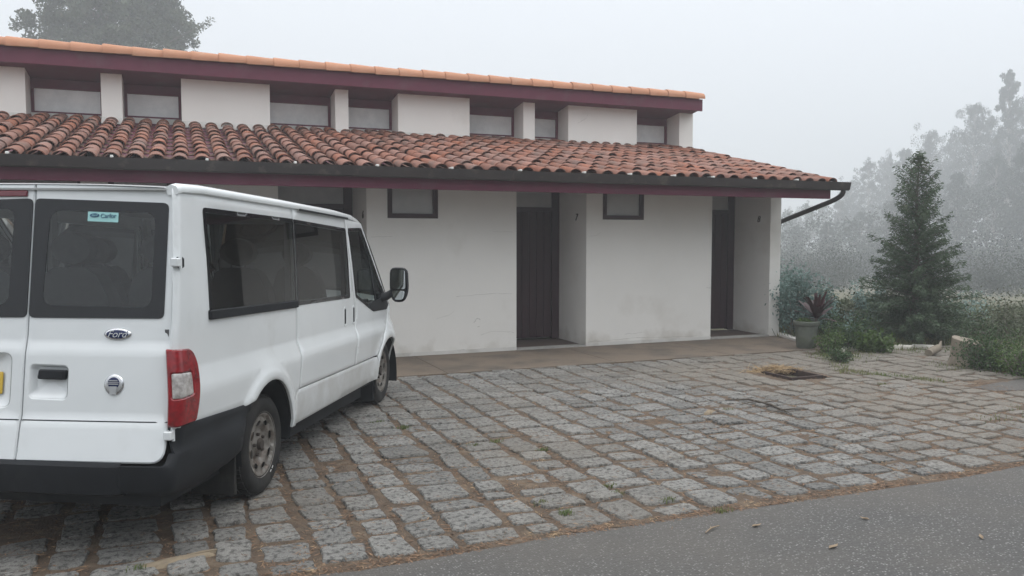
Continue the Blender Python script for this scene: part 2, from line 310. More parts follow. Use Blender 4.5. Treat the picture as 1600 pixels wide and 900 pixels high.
# granite setts: columns run away from the road
def sett_mesh(r, n=12):
    ang = []; V = []; F = []
    hw = .5; cuts = [r.uniform(-.05, .05) for _ in range(8)]
    g = lambda: abs(r.gauss(0, .048))
    corners = [(-hw+g(), -hw+g()), (hw-g(), -hw+g()), (hw-g(), hw-g()), (-hw+g(), hw-g())]
    ring = []
    for i in range(4):
        a = corners[i]; b = corners[(i+1) % 4]
        for t in (.1, .5, .9):
            x = a[0]+(b[0]-a[0])*t+r.gauss(0, .022); y = a[1]+(b[1]-a[1])*t+r.gauss(0, .022); ring.append((x, y))
    n = len(ring)
    for x, y in ring: V.append((x*1.0, y*1.0, -1))
    for x, y in ring: V.append((x, y, -.16+r.uniform(-.05, .05)))
    for x, y in ring: V.append((x*.93, y*.92, r.uniform(-.05, .05)))
    for x, y in ring[::2]: V.append((x*.45, y*.45, r.uniform(-.07, .08)))
    V.append((0, 0, r.uniform(-.06, .07)))
    for k in range(2):
        for i in range(n): F.append((k*n+i, k*n+(i+1) % n, (k+1)*n+(i+1) % n, (k+1)*n+i))
    for i in range(0, n, 2):
        a, b, c = 2*n+i, 2*n+i+1, 2*n+(i+2) % n; p = 3*n+i//2; q = 3*n+((i//2+1) % (n//2))
        F += [(a, b, p), (b, c, q), (b, q, p), (p, q, 3*n+n//2)]
    return V, F
def make_setts():
    r = random.Random(11)
    fore = empty('cobbled_forecourt', (0, 0, 0), kind='structure')
    # bedding of soil and pine litter, a little lumpy
    xs = np.arange(-9, 13.5, .12); ys = np.arange(3.86, 11.0, .12); V = []; nx = len(xs)
    for y in ys:
        for x in xs: V.append((x, y, -.0135+.005*math.sin(x*7.1+y*3)*math.sin(y*6.3-x)+r.uniform(-.005, .005)))
    F = [(j*nx+i, j*nx+i+1, (j+1)*nx+i+1, (j+1)*nx+i) for j in range(len(ys)-1) for i in range(nx-1) if not (6.60 < xs[i]+.06 < 7.14 and 7.49 < ys[j]+.06 < 8.09)]
    mesh_obj('bedding_soil', V, F, 'soil', fore, smooth=True)
    protos = [sett_mesh(r) for _ in range(14)]
    items = []; x = -6.0
    while x < 11.6:
        wd = r.choice((.23, .26, .29, .32, .35))*r.uniform(.93, 1.07)
        y = 4.03+r.uniform(0, .05); ymax = TERR_Y-.03 if x+wd < 8.75 else (8.95 if x < 10.9 else 8.4)
        while y < ymax-.08:
            far = min(1, max(0, (y-6.2)/2.2)); gap = .031*(1-far)+.009*far
            gap *= r.uniform(.6, 1.35)
            ln = r.choice((.17, .20, .23, .26, .30, .36))*r.uniform(.9, 1.1); ln = min(ln, ymax-y)
            if ln < .07: break
            cx, cy = x+wd/2+r.gauss(0, .007), y+ln/2
            hole = 6.60-wd/2 < cx < 7.14+wd/2 and 7.49-ln/2 < cy < 8.09+ln/2
            patch = cx > 7.9 and 5.85 < cy < 6.5 and cx+cy*.5 > 11.2
            if not hole and not patch and not (r.random() < .003):
                items.append((cx, cy, wd-gap*(1 if cy < 7.5 else .8), ln-gap, r.gauss(0, .035), r.randrange(14), r.gauss(-.001, .0045), r.gauss(0, .018), r.gauss(0, .014), r.random()))
            y += ln
        x += wd
    def key(it):
        if it[0] < -1.2-0.35*(it[1]-4): return 0
        u, v, z = proj((it[0], it[1], 0))
        return it[2]*it[3]/z**3 if -30 < u < 1630 and v < 930 and z > 1 else 0
    items.sort(key=key, reverse=True)
    mes = []
    for V, F in protos:
        me = bpy.data.meshes.new('sett'); me.from_pydata(V, [], F); me.materials.append(M['granite']); me.polygons.foreach_set('use_smooth', [i >= 12 for i in range(len(F))]); me.set_sharp_from_angle(angle=math.radians(24)); me.update(); mes.append(me)
    rest = MB()
    for i, (cx, cy, a, b, rz, k, z, rx, ry, rn) in enumerate(items):
        if i < 300: share('sett', mes[k], fore, (cx, cy, z), (rx, ry, rz), (a, b, .07))
        else:
            mt = Matrix.Translation((cx, cy, z)) @ Matrix.Rotation(rz, 4, 'Z') @ Matrix.Rotation(rx, 4, 'X') @ Matrix.Rotation(ry, 4, 'Y') @ Matrix.Diagonal((a, b, .07, 1))
            V, F = protos[k]; rest.add([mt @ Vector(v) for v in V], F, rn)
    o = rest.build('setts', 'granite', fore, smooth=True, rnd=True, crease=24); tag(o, kind='stuff')
    # needles and crumbs lying in the joints
    g = np.random.default_rng(8)
    def needles(name, n, x0, x1, y, z, zr, l0, l1, w0, w1):
        x = g.uniform(x0, x1, n); y = y(n); a = g.uniform(0, 2*PI, n); l = g.uniform(l0, l1, n)**1.0; wv = g.uniform(w0, w1, n); z = z+g.uniform(-zr, zr, n)
        k = ~((x > 6.6) & (x < 7.14) & (y > 7.49) & (y < 8.09)); x, y, a, l, wv, z = [q[k] for q in (x, y, a, l, wv, z)]; n = len(x)
        d = np.stack([np.cos(a)*l, np.sin(a)*l, g.uniform(-.003, .003, n)], 1); b = np.stack([-np.sin(a)*wv, np.cos(a)*wv, np.full(n, .001)], 1); c = np.stack([x, y, z], 1)
        tag(quads_obj(name, np.stack([c-d, c+b, c+d, c-b], 1), 'litter', fore, rnd=g.random(n)), kind='stuff')
    def mixy(n): u = g.random(n); return np.where(u < .62, g.uniform(3.95, 6.6, n), np.where(u < .92, g.uniform(6.6, 8.9, n), 4.0+g.normal(0, .05, n)))
    needles('pine_litter', 75000, -3.0, 8.6, mixy, -.0095, .0055, .006, .030, .0015, .0042)
    needles('loose_needles', 7000, -2.5, 8.4, mixy, .008, .001, .008, .034, .0010, .0020)
    # tarred patch at the right
    V = []; n = 26
    for k in range(n):
        t = 2*PI*k/n; V.append((9.5+1.35*math.cos(t)*(1+.12*math.sin(3*t)+.09*math.sin(8*t)), 6.2+.36*math.sin(t)*(1+.2*math.cos(4*t)+.12*math.sin(9*t)), -.010))
    V.append((9.5, 6.2, .004)); mesh_obj('tar_patch', V, [(k, (k+1) % n, n) for k in range(n)], 'asphalt', fore, smooth=True)
make_setts()

# ------------------------------------------------------------------ building
def make_building():
    B = empty('white_building', (0, 11, 0), label='long white single-storey building with maroon doors and terracotta roofs behind the van', cat='building')
    off = Vector((0, 11, 0))
    def P(v): return (v[0], v[1]-11, v[2])
    def bld(mb, name, m, par=B, **k): return mb.build(name, m, par, f=P, **k)
    YF, YB, ZT = 11.0, 11.95, 2.62
    def wall(x0, x1, win=None):
        mb = MB()
        if win:
            a, b, z0 = win
            mb.box(x0, a, YF, YB+.25, 0, ZT); mb.box(b, x1, YF, YB+.25, 0, ZT); mb.box(a, b, YF, YB+.25, 0, z0); mb.box(a, b, YF+.12, YB+.25, z0, ZT)
        else: mb.box(x0, x1, YF, YB+.25, 0, ZT)
        return bld(mb, 'wall', 'plaster')
    walls = [(-9, -5.69, None), (-4.52, -2.27, (-4.2, -3.48, 1.93)), (-1.1, 1.19, (-.8, -.08, 1.93)), (2.35, 4.56, (2.64, 3.36, 1.93)), (5.71, 8.0, (5.99, 6.71, 1.94))]
    for x0, x1, wn in walls: wall(x0, x1, wn)
    bld(MB().box(9.18, 9.40, YF, 20, 0, ZT), 'end_wall', 'plaster')
    bld(MB().box(-9, 9.17, YB+.27, 20, 0, 2.9), 'back_rooms', 'plaster')
    # skirting: slightly proud pale dirty render foot
    for x0, x1, _ in walls: bld(MB().box(x0, x1, YF-.006, YF-.0015, 0, .05), 'wall_foot', 'plaster_dirty')
    # under-eave ceiling
    bld(MB().box(-9, 9.5, 10.08, YB+.3, 2.5, 2.54), 'eave_ceiling', 'maroon')
    # small windows
    for _, _, wn in walls:
        if not wn: continue
        a, b, z0 = wn; t = .065; fr = MB()
        fr.box(a, a+t, YF-.012, YF+.07, z0, 2.5); fr.box(b-t, b, YF-.012, YF+.07, z0, 2.5); fr.box(a+t, b-t, YF-.012, YF+.07, z0, z0+t)
        f = bld(fr, 'window', 'window_wood'); bld(MB().box(a+t, b-t, YF+.03, YF+.045, z0+t, 2.5), 'pane', 'blind_shaded', f)
    # alcoves with doors
    for x0, x1, num in ((-5.69, -4.52, None), (-2.27, -1.1, None), (1.19, 2.35, '6'), (4.56, 5.71, '7'), (8.0, 9.18, '8')):
        f = MB(); f.box(x0+.002, x0+.10, YB, YB+.09, .02, 2.5); f.box(x1-.13, x1-.002, YB, YB+.09, .02, 2.5); f.box(x0+.10, x1-.13, YB, YB+.09, 2.085, 2.15)
        d = bld(f, 'door_frame', 'window_wood')
        bld(MB().box(x0+.10, x1-.13, YB+.03, YB+.05, 2.15, 2.5), 'transom_pane', 'blind_shaded', d)
        D = MB(); D.box(x0+.10, x1-.13, YB+.05, YB+.085, .04, 2.085); dd = bld(D, 'door', 'door_wood')
        n = 7; xa, xb = x0+.105, x1-.135; pw = (xb-xa)/n
        for k in range(n): bld(MB().box(xa+k*pw+.004, xa+(k+1)*pw-.004, YB+.028, YB+.052, .045, 2.08, .004), 'plank', 'door_wood', dd)
        hd = MB(); hd.box(xa+.03, xa+.07, YB+.012, YB+.027, 1.0, 1.18, .003); hd.tube([(xa+.05, YB+.02, 1.1), (xa+.05, YB-.03, 1.1), (xa+.15, YB-.035, 1.1)], .008, 6); bld(hd, 'handle', 'steel', dd)
        bld(MB().box(x0+.002, x1-.002, YF+.14, YB, -.05, .014), 'alcove_floor', 'mat_floor')
        bld(MB().box(x0+.002, x1-.002, YF-.03, YF+.138, -.05, .022, .004), 'door_sill', 'sill_stone')
        if num:
            cu = bpy.data.curves.new('digit', 'FONT'); cu.body = num; cu.size = .15; cu.extrude = .006; cu.align_x = 'CENTER'; cu.shear = .25
            tmp = bpy.data.objects.new('tmp', cu); COL.objects.link(tmp); dg = bpy.context.evaluated_depsgraph_get(); me = bpy.data.meshes.new_from_object(tmp.evaluated_get(dg)); bpy.data.objects.remove(tmp)
            me.materials.clear(); me.materials.append(M['dark_iron'])
            yy = {'6': 11.22, '7': 11.33, '8': 11.3}[num]
            o = share('door_number', me, B, (x1-.006, yy-11, 1.93), (PI/2, 0, -PI/2))
    # ceiling-level beam fascia, gutter
    bld(MB().box(-9, 9.55, 10.04, 10.085, 2.275, 2.50, .003), 'fascia', 'maroon')
    g = MB(); prof = [(.0, .105), (.0, .03), (.02, .0), (.10, .0), (.125, .03), (.125, .095), (.135, .105)]
    # open-topped channel
    gx0, gx1 = -9, 9.82; V = []; F = []
    pr = [(10.03, 2.53), (10.03, 2.445), (10.01, 2.42), (9.945, 2.415), (9.92, 2.43), (9.905, 2.50), (9.895, 2.535), (9.885, 2.535), (9.895, 2.49), (9.912, 2.42), (9.94, 2.405), (10.015, 2.41), (10.038, 2.43), (10.038, 2.53)]
    for x in (gx0, gx1):
        for y, z in pr: V.append((x, y, z))
    n = len(pr); F = [(i, (i+1) % n, n+(i+1) % n, n+i) for i in range(n)]
    g = MB(); g.add(V, F); g.add([(gx1, y, z) for y, z in pr[6:]]+[(gx1-.004, y, z) for y, z in pr[6:]], [tuple(range(8)), tuple(range(15, 7, -1))]+[(i, i+1, 9+i, 8+i) for i in range(7)])
    gut = bld(g, 'gutter', 'gutter_metal')
    bld(MB().add([(gx1-.002, 10.038, 2.53), (gx1-.002, 9.885, 2.535), (gx1-.002, 9.912, 2.42), (gx1-.002, 9.94, 2.405), (gx1-.002, 10.015, 2.41)], [(0, 1, 2, 3, 4)]), 'end_cap', 'gutter_metal', gut)
    for px in (20, 181, 328, 464, 591, 706, 812, 911, 982, 1050, 1110, 1175, 1240):
        d = FW+RT*(px-800)/FPX; X = d[0]/d[1]*9.93
        bld(MB().box(X-.016, X+.016, 9.878, 10.03, 2.532, 2.558, .004), 'gutter_clip', 'bracket', gut)
    dp = MB(); dp.tube([(9.74, 9.97, 2.42), (9.742, 9.975, 2.385), (9.738, 9.99, 2.35), (9.728, 10.03, 2.315), (9.71, 10.10, 2.275), (9.685, 10.2, 2.235), (9.50, 10.90, 1.995), (9.465, 11.06, 1.94), (9.452, 11.13, 1.90), (9.452, 11.15, 1.80), (9.452, 11.15, .1)], .040, 12)
    bld(dp, 'downpipe', 'gutter_metal', smooth=True, crease=40)
    bld(MB().box(9.40, 9.50, 11.10, 11.20, 1.5, 1.53), 'pipe_clip', 'gutter_metal')
    # ---- lower roof
    Y0, Z0, SL = 9.98, 2.515, .230; YE = 14.42
    def rz(y): return Z0+(y-Y0)*SL
    R = MB().prism([(Y0+.03, rz(Y0)-.075), (YE, rz(YE)-.075), (YE, rz(YE)-.03), (Y0+.03, rz(Y0)-.03)], -9, 9.56, lambda u, v, h: (h, u, v))
    roof = bld(R, 'lower_roof', 'maroon')
    th = math.atan(SL); cl = .40; L = .47
    def half(r0, r1, up, n=9, t=.012):
        V = []; F = []
        for (yy, rr, zz) in ((0, r0, 0), (L, r1, 0)):
            for q in (rr, rr-t):
                for k in range(n):
                    a = PI*k/(n-1)
                    V.append((q*math.cos(a), yy, (q*math.sin(a)*.76 if up else -q*math.sin(a)*.6)))
        for k in range(n-1):
            F += [(k, k+1, 2*n+k+1, 2*n+k), (n+k+1, n+k, 3*n+k, 3*n+k+1), (k+1, k, n+k, n+k+1), (2*n+k, 2*n+k+1, 3*n+k+1, 3*n+k)]
        F += [(0, 2*n, 3*n, n), (n-1, 2*n-1, 4*n-1, 3*n-1)]
        return V, F
    cov = half(.094, .072, True); pan = half(.105, .125, False, 7)
    me = bpy.data.meshes.new('roof_tile'); me.from_pydata(cov[0], [], cov[1]); me.materials.append(M['tile']); me.polygons.foreach_set('use_smooth', [True]*len(me.polygons)); me.set_sharp_from_angle(angle=math.radians(50)); me.update()
    pitch = .2375; r = random.Random(5); items = []; x = 3.34-pitch*44
    while x < 9.62:
        for k in range(11):
            y = Y0-.03+k*cl*math.cos(th)
            if k and y > 13.92 and any(a-.05 < x < b+.05 for a, b in ((-9, -2.07), (-1.07, -.78), (.06, 1.40), (2.46, 2.68), (3.54, 4.85), (5.90, 6.13), (6.82, 8.31), (9.29, 9.62))): continue
            items.append((x+r.gauss(0, .005), y+r.gauss(0, .008), k, r.gauss(0, .02), r.random(), r.gauss(0, .006)))
        x += pitch
    def key(it):
        u, v, z = proj((it[0], it[1], rz(it[1]))); return (1/z**2 if it[2] else 3/z**2) if -25 < u < 1625 else 0
    items.sort(key=key, reverse=True); rest = MB()
    tilt = th-.017
    for i, (x, y, k, jr, rn, jz) in enumerate(items):
        loc = (x, y, rz(y)+.018+jz)
        if i < 300: share('roof_tile', me, roof, P(loc), (tilt, 0, jr))
        else:
            mt = Matrix.Translation(loc) @ Matrix.Rotation(jr, 4, 'Z') @ Matrix.Rotation(tilt, 4, 'X'); rest.add([mt @ Vector(v) for v in cov[0]], cov[1], rn)
    tag(bld(rest, 'roof_tiles', 'tile', roof, smooth=True, rnd=True, crease=50), kind='stuff')
    pm = MB(); x = 3.34-pitch*44.5
    while x < 9.56:
        for k in range(11):
            y = Y0-.005+k*cl*math.cos(th); mt = Matrix.Translation((x, y, rz(y)+.03)) @ Matrix.Rotation(tilt, 4, 'X'); pm.add([mt @ Vector(v) for v in pan[0]], pan[1], r.random())
        x += pitch
    tag(bld(pm, 'pan_tiles', 'pan', roof, smooth=True, rnd=True, crease=50), kind='stuff')
    bld(MB().prism([(Y0, rz(Y0)-.10), (14.0, rz(14.0)-.10), (14.0, rz(14)+.01), (Y0, rz(Y0)+.01)], 9.561, 9.585, lambda u, v, h: (h, u, v)), 'verge_board', 'maroon')
    # ---- clerestory
    boxes = [(-9, -5.0), (-3.9, -3.65), (-2.8-.25, -2.07), (-1.07, -.78), (.06, 1.40), (2.46, 2.68), (3.54, 4.85), (5.90, 6.13), (6.82, 8.31), (9.29, 9.61)]
    YU, YW = 13.9, 14.36
    for i, (a, b) in enumerate(boxes):
        V = [(a, YU, rz(YU)-.06), (b, YU, rz(YU)-.06), (b, YW+.3, rz(YW)-.06), (a, YW+.3, rz(YW)-.06), (a, YU, 4.155), (b, YU, 4.155), (b, YW+.3, 4.08), (a, YW+.3, 4.08)]
        # foot of the render flares slightly onto the tiles
        mb = MB(); mb.add(V, [(0, 3, 2, 1), (4, 5, 6, 7), (0, 1, 5, 4), (1, 2, 6, 5), (2, 3, 7, 6), (3, 0, 4, 7)])
        bld(mb, 'clerestory_pier', 'plaster')
        fl = MB(); z0 = rz(YU)-.02
        fl.add([(a-.012, YU-.03, z0), (b+.012, YU-.03, z0), (b+.001, YU-.002, z0+.10), (a-.001, YU-.002, z0+.10), (a-.012, YU+.2, z0+.04), (b+.012, YU+.2, z0+.04)], [(0, 1, 2, 3), (0, 3, 4), (1, 5, 2)])
        bld(fl, 'pier_foot', 'plaster_dirty')
    for (_, a), (b, _) in zip(boxes[:-1], boxes[1:]):
        zs = rz(YW)+.045; fr = MB(); t = .045
        fr.box(a+.002, b-.002, YW-.01, YW+.06, zs, zs+t*.7); fr.box(a+.002, a+t, YW-.01, YW+.06, zs+t*.7, 3.945); fr.box(b-t, b-.002, YW-.01, YW+.06, zs+t*.7, 3.945); fr.box(a+.002, b-.002, YW-.01, YW+.06, 3.945, 4.09)
        f = bld(fr, 'clerestory_window', 'maroon'); bld(MB().box(a+t, b-t, YW+.02, YW+.035, zs+t*.7, 3.945), 'pane', 'blind_glass', f)
        bld(MB().box(a+.002, b-.002, YW-.06, YW+.05, rz(YW)-.08, zs-.001), 'window_sill', 'plaster_dirty')
    # ---- upper roof
    u0 = 13.62; U = MB()
    U.prism([(u0+.045, 4.19), (14.7, 4.05), (20.6, 2.9), (20.6, 3.1), (u0+.045, 4.39)], -9.2, 9.60, lambda u, v, h: (h, u, v)); up = bld(U, 'upper_roof', 'maroon')
    bld(MB().box(-9.2, 9.64, u0, u0+.043, 4.17, 4.398, .004), 'upper_fascia', 'maroon')
    pv = 0.409; Lr = .46; r = random.Random(9); n = 12
    V = []; F = []
    for xx, rr in ((0, .124), (.02, .127), (Lr, .098)):
        for q in (rr, rr-.013):
            for k in range(n):
                a = -.25+(PI+.5)*k/(n-1); V.append((xx, -q*math.cos(a)*1.05, q*math.sin(a)))
    for s in range(2):
        o = s*2*n
        for k in range(n-1): F += [(o+k, o+2*n+k, o+2*n+k+1, o+k+1), (o+n+k+1, o+3*n+k+1, o+3*n+k, o+n+k)]
    for k in range(n-1): F += [(k, k+1, n+k+1, n+k), (4*n+k+1, 4*n+k, 5*n+k, 5*n+k+1)]
    me2 = bpy.data.meshes.new('ridge_tile'); me2.from_pydata(V, [], F); me2.materials.append(M['new_tile']); me2.polygons.foreach_set('use_smooth', [True]*len(me2.polygons)); me2.set_sharp_from_angle(angle=math.radians(50)); me2.update()
    x = 9.44-.23
    while x > -6:
        share('ridge_tile', me2, up, P((x+r.gauss(0, .004), u0+.05, 4.418+r.gauss(0, .003))), (0, -.022, r.gauss(0, .008)), (1, 1, 1)); x -= pv
    # rear slope tiles (seen only from the side): long ribs
    rb = MB(); x = -9
    while x < 9.6:
        rb.tube([(x, u0+.15, 4.40), (x, 20.6, 3.13)], .08, 8); x += .24
    tag(bld(rb, 'rear_tiles', 'new_tile', up, smooth=True), kind='stuff')
    # hairline cracks in the render
    def crack(pts, wv=.003, y=YF-.002):
        mb = MB(); r = random.Random(len(pts)*31+int(pts[0][0]*100)); path = []
        for (a, b), (c, d) in zip(pts[:-1], pts[1:]):
            m = 8
            for k in range(m): path.append((a+(c-a)*k/m+r.gauss(0, .004), b+(d-b)*k/m+r.gauss(0, .004)))
        for i in range(len(path)-1):
            (a, b), (c, d) = path[i], path[i+1]; ww = wv*r.uniform(.3, 1); mb.add([(a, y, b-ww), (c, y, d-ww*.8), (c, y, d+ww*.8), (a, y, b+ww)], [(0, 1, 2, 3)])
        bld(mb, 'crack', 'crack')
    crack([(3.62, .82), (4.2, .85), (4.54, .84)], .002); crack([(3.33, .52), (3.5, .55), (3.6, .62), (3.62, .82)], .0018); crack([(4.0, .25), (4.15, .30), (4.3, .29), (4.55, .27)], .002)
    crack([(2.4, 1.67), (2.75, 1.68)], .0015); crack([(2.85, .03), (3.6, .05), (4.5, .045)], .003); crack([(4.2, 1.75), (4.55, 1.74)], .0015)
    crack([(5.76, 1.68), (5.9, 1.70), (5.98, 1.76)], .002); crack([(5.75, .06), (6.6, .09), (7.9, .06)], .0022); crack([(6.4, .16), (6.8, .18)], .002); crack([(7.9, .85), (8.0, .84)], .003)
    crack([(3.90, .44), (3.94, .50), (4.0, .47)], .006); crack([(3.95, .38), (3.98, .37)], .005)
    crack([(7.02, 3.83), (7.2, 3.93), (7.24, 4.05)], .004, YU-.0025)
make_building()
# ------------------------------------------------------------------ van
def rpoly(pts, rad=.02, n=4):
    out = []; m = len(pts)
    for i in range(m):
        p = Vector(pts[i][:2]); r = pts[i][2] if len(pts[i]) > 2 else rad
        a = Vector(pts[i-1][:2])-p; b = Vector(pts[(i+1) % m][:2])-p
        r = min(r, a.length*.45, b.length*.45)
        if r < 1e-4: out.append(tuple(p)); continue
        a = p+a.normalized()*r; b = p+b.normalized()*r
        for k in range(n+1):
            t = k/n; q = a*(1-t)**2+p*2*t*(1-t)+b*t*t; out.append((q.x, q.y))
    return out
def densify(poly, step):
    out = []
    for i, a in enumerate(poly):
        b = poly[(i+1) % len(poly)]; L = math.hypot(b[0]-a[0], b[1]-a[1]); n = max(1, int(math.ceil(L/step)))
        if L < 1e-6: continue
        for k in range(n): out.append((a[0]+(b[0]-a[0])*k/n, a[1]+(b[1]-a[1])*k/n))
    return out
def inside(poly, x, y):
    P = np.asarray(poly); Q = np.roll(P, -1, axis=0); c = np.zeros(len(x), bool)
    for (x1, y1), (x2, y2) in zip(P, Q):
        if y1 == y2: continue
        m = ((y1 > y) != (y2 > y)) & (x < (x2-x1)*(y-y1)/(y2-y1)+x1); c ^= m
    return c
def area(poly):
    P = np.asarray(poly); Q = np.roll(P, -1, axis=0); return .5*np.sum(P[:, 0]*Q[:, 1]-Q[:, 0]*P[:, 1])
def offs(poly, d):      # inset CCW polygon by d
    n = len(poly); out = []
    for i in range(n):
        p = Vector(poly[i]); a = (p-Vector(poly[i-1])); b = (Vector(poly[(i+1) % n])-p)
        if a.length < 1e-7: a = b
        if b.length < 1e-7: b = a
        a.normalize(); b.normalize(); nv = Vector((-(a.y+b.y), a.x+b.x))
        if nv.length < 1e-5: nv = Vector((-a.y, a.x))
        nv.normalize(); c = max(.5, nv.dot(Vector((-a.y, a.x)))); q = p+nv*d/c; out.append((q.x, q.y))
    return out
def panel(name, outline, mp, m, parent, holes=(), step=.06, edge=.006, drop=.004, thick=.02, flip=False, f=None, smooth=True, rows=(), extra=()):
    loops = []
    o = densify(outline, step);  o = o if area(o) > 0 else o[::-1]; loops.append(o)
    for h in holes:
        h = densify(h, step); h = h if area(h) < 0 else h[::-1]; loops.append(h)
    pts = []; edges = []; lid = []
    for lp in loops:
        s = len(pts); pts += lp; edges += [(s+i, s+(i+1) % len(lp)) for i in range(len(lp))]; lid.append((s, len(lp)))
    nb = len(pts)
    if edge: 
        for lp in loops:
            q0 = len(pts); q = offs(lp, edge); pts += q; edges += [(q0+i, q0+(i+1) % len(q)) for i in range(len(q))]
    P = np.asarray(o); x0, y0 = P.min(0); x1, y1 = P.max(0)
    gx, gy = np.meshgrid(np.arange(x0+step/2, x1, step), np.arange(y0+step/2, y1, step)); gx = gx.ravel(); gy = gy.ravel()
    if len(rows):
        kk = np.ones(len(gx), bool)
        for rv in rows: kk &= np.abs(gy-rv) > step*.28
        ex, ey = np.meshgrid(np.arange(x0+step/2, x1, step*.7), np.asarray(rows)); gx = np.concatenate([gx[kk], ex.ravel()]); gy = np.concatenate([gy[kk], ey.ravel()])
    if len(extra):
        E = np.asarray(extra); d2 = np.sqrt((gx[:, None]-E[None, :, 0])**2+(gy[:, None]-E[None, :, 1])**2).min(1); kk = d2 > .022; gx = np.concatenate([gx[kk], E[:, 0]]); gy = np.concatenate([gy[kk], E[:, 1]])
    ok = inside(loops[0], gx, gy)
    for h in loops[1:]: ok &= ~inside(h, gx, gy)
    gx, gy = gx[ok], gy[ok]
    if len(gx):
        B = np.asarray(pts[:nb]); dd = np.sqrt(((np.stack([gx, gy], 1)[:, None]-B[None])**2).sum(-1)).min(1); k = dd > (max(edge*2.2, step*.35) if not len(extra) else max(edge*2.2, .011)); pts += list(zip(gx[k], gy[k]))
    r = mgeo.delaunay_2d_cdt([Vector(p) for p in pts], edges, [], 0, 1e-6)
    V2 = [tuple(v) for v in r[0]]; orig = r[3]
    F = [f2 for f2 in r[2]]
    C = np.array([np.mean([V2[i] for i in f2], axis=0) for f2 in F]); ok = inside(loops[0], C[:, 0], C[:, 1])
    for h in loops[1:]: ok &= ~inside(h, C[:, 0], C[:, 1])
    F = [tuple(f2) for f2, k in zip(F, ok) if k]
    isb = [any(i < nb for i in oo) for oo in orig]
    vmap = {}
    for i, oo in enumerate(orig):
        for q in oo: vmap[q] = i
    h = 1e-3; V3 = []; NV = []
    for (u, v) in V2:
        p = mp(u, v); n = (mp(u+h, v)-p).cross(mp(u, v+h)-p); n.normalize(); n = -n if flip else n; NV.append(n); V3.append(p)
    out = [p-n*(drop if b else 0) for p, n, b in zip(V3, NV, isb)]
    if flip: F = [f2[::-1] for f2 in F]
    if thick:
        for s, n in lid:
            base = len(out); ids = [vmap[s+i] for i in range(n)]
            out += [V3[i]-NV[i]*thick for i in ids]
            for i in range(n):
                j = (i+1) % n; q = (ids[i], base+i, base+j, ids[j]); F.append(q[::-1] if flip else q)
    if f: out = [f(p) for p in out]
    return mesh_obj(name, out, F, m, parent, smooth, crease=38)
def lerpt(tab, z):
    for (a, b), (c, d) in zip(tab[:-1], tab[1:]):
        if z <= c: 
            t = max(0, (z-a)/(c-a)); t = t*t*(3-2*t) if False else t; return b+(d-b)*t
    return tab[-1][1]
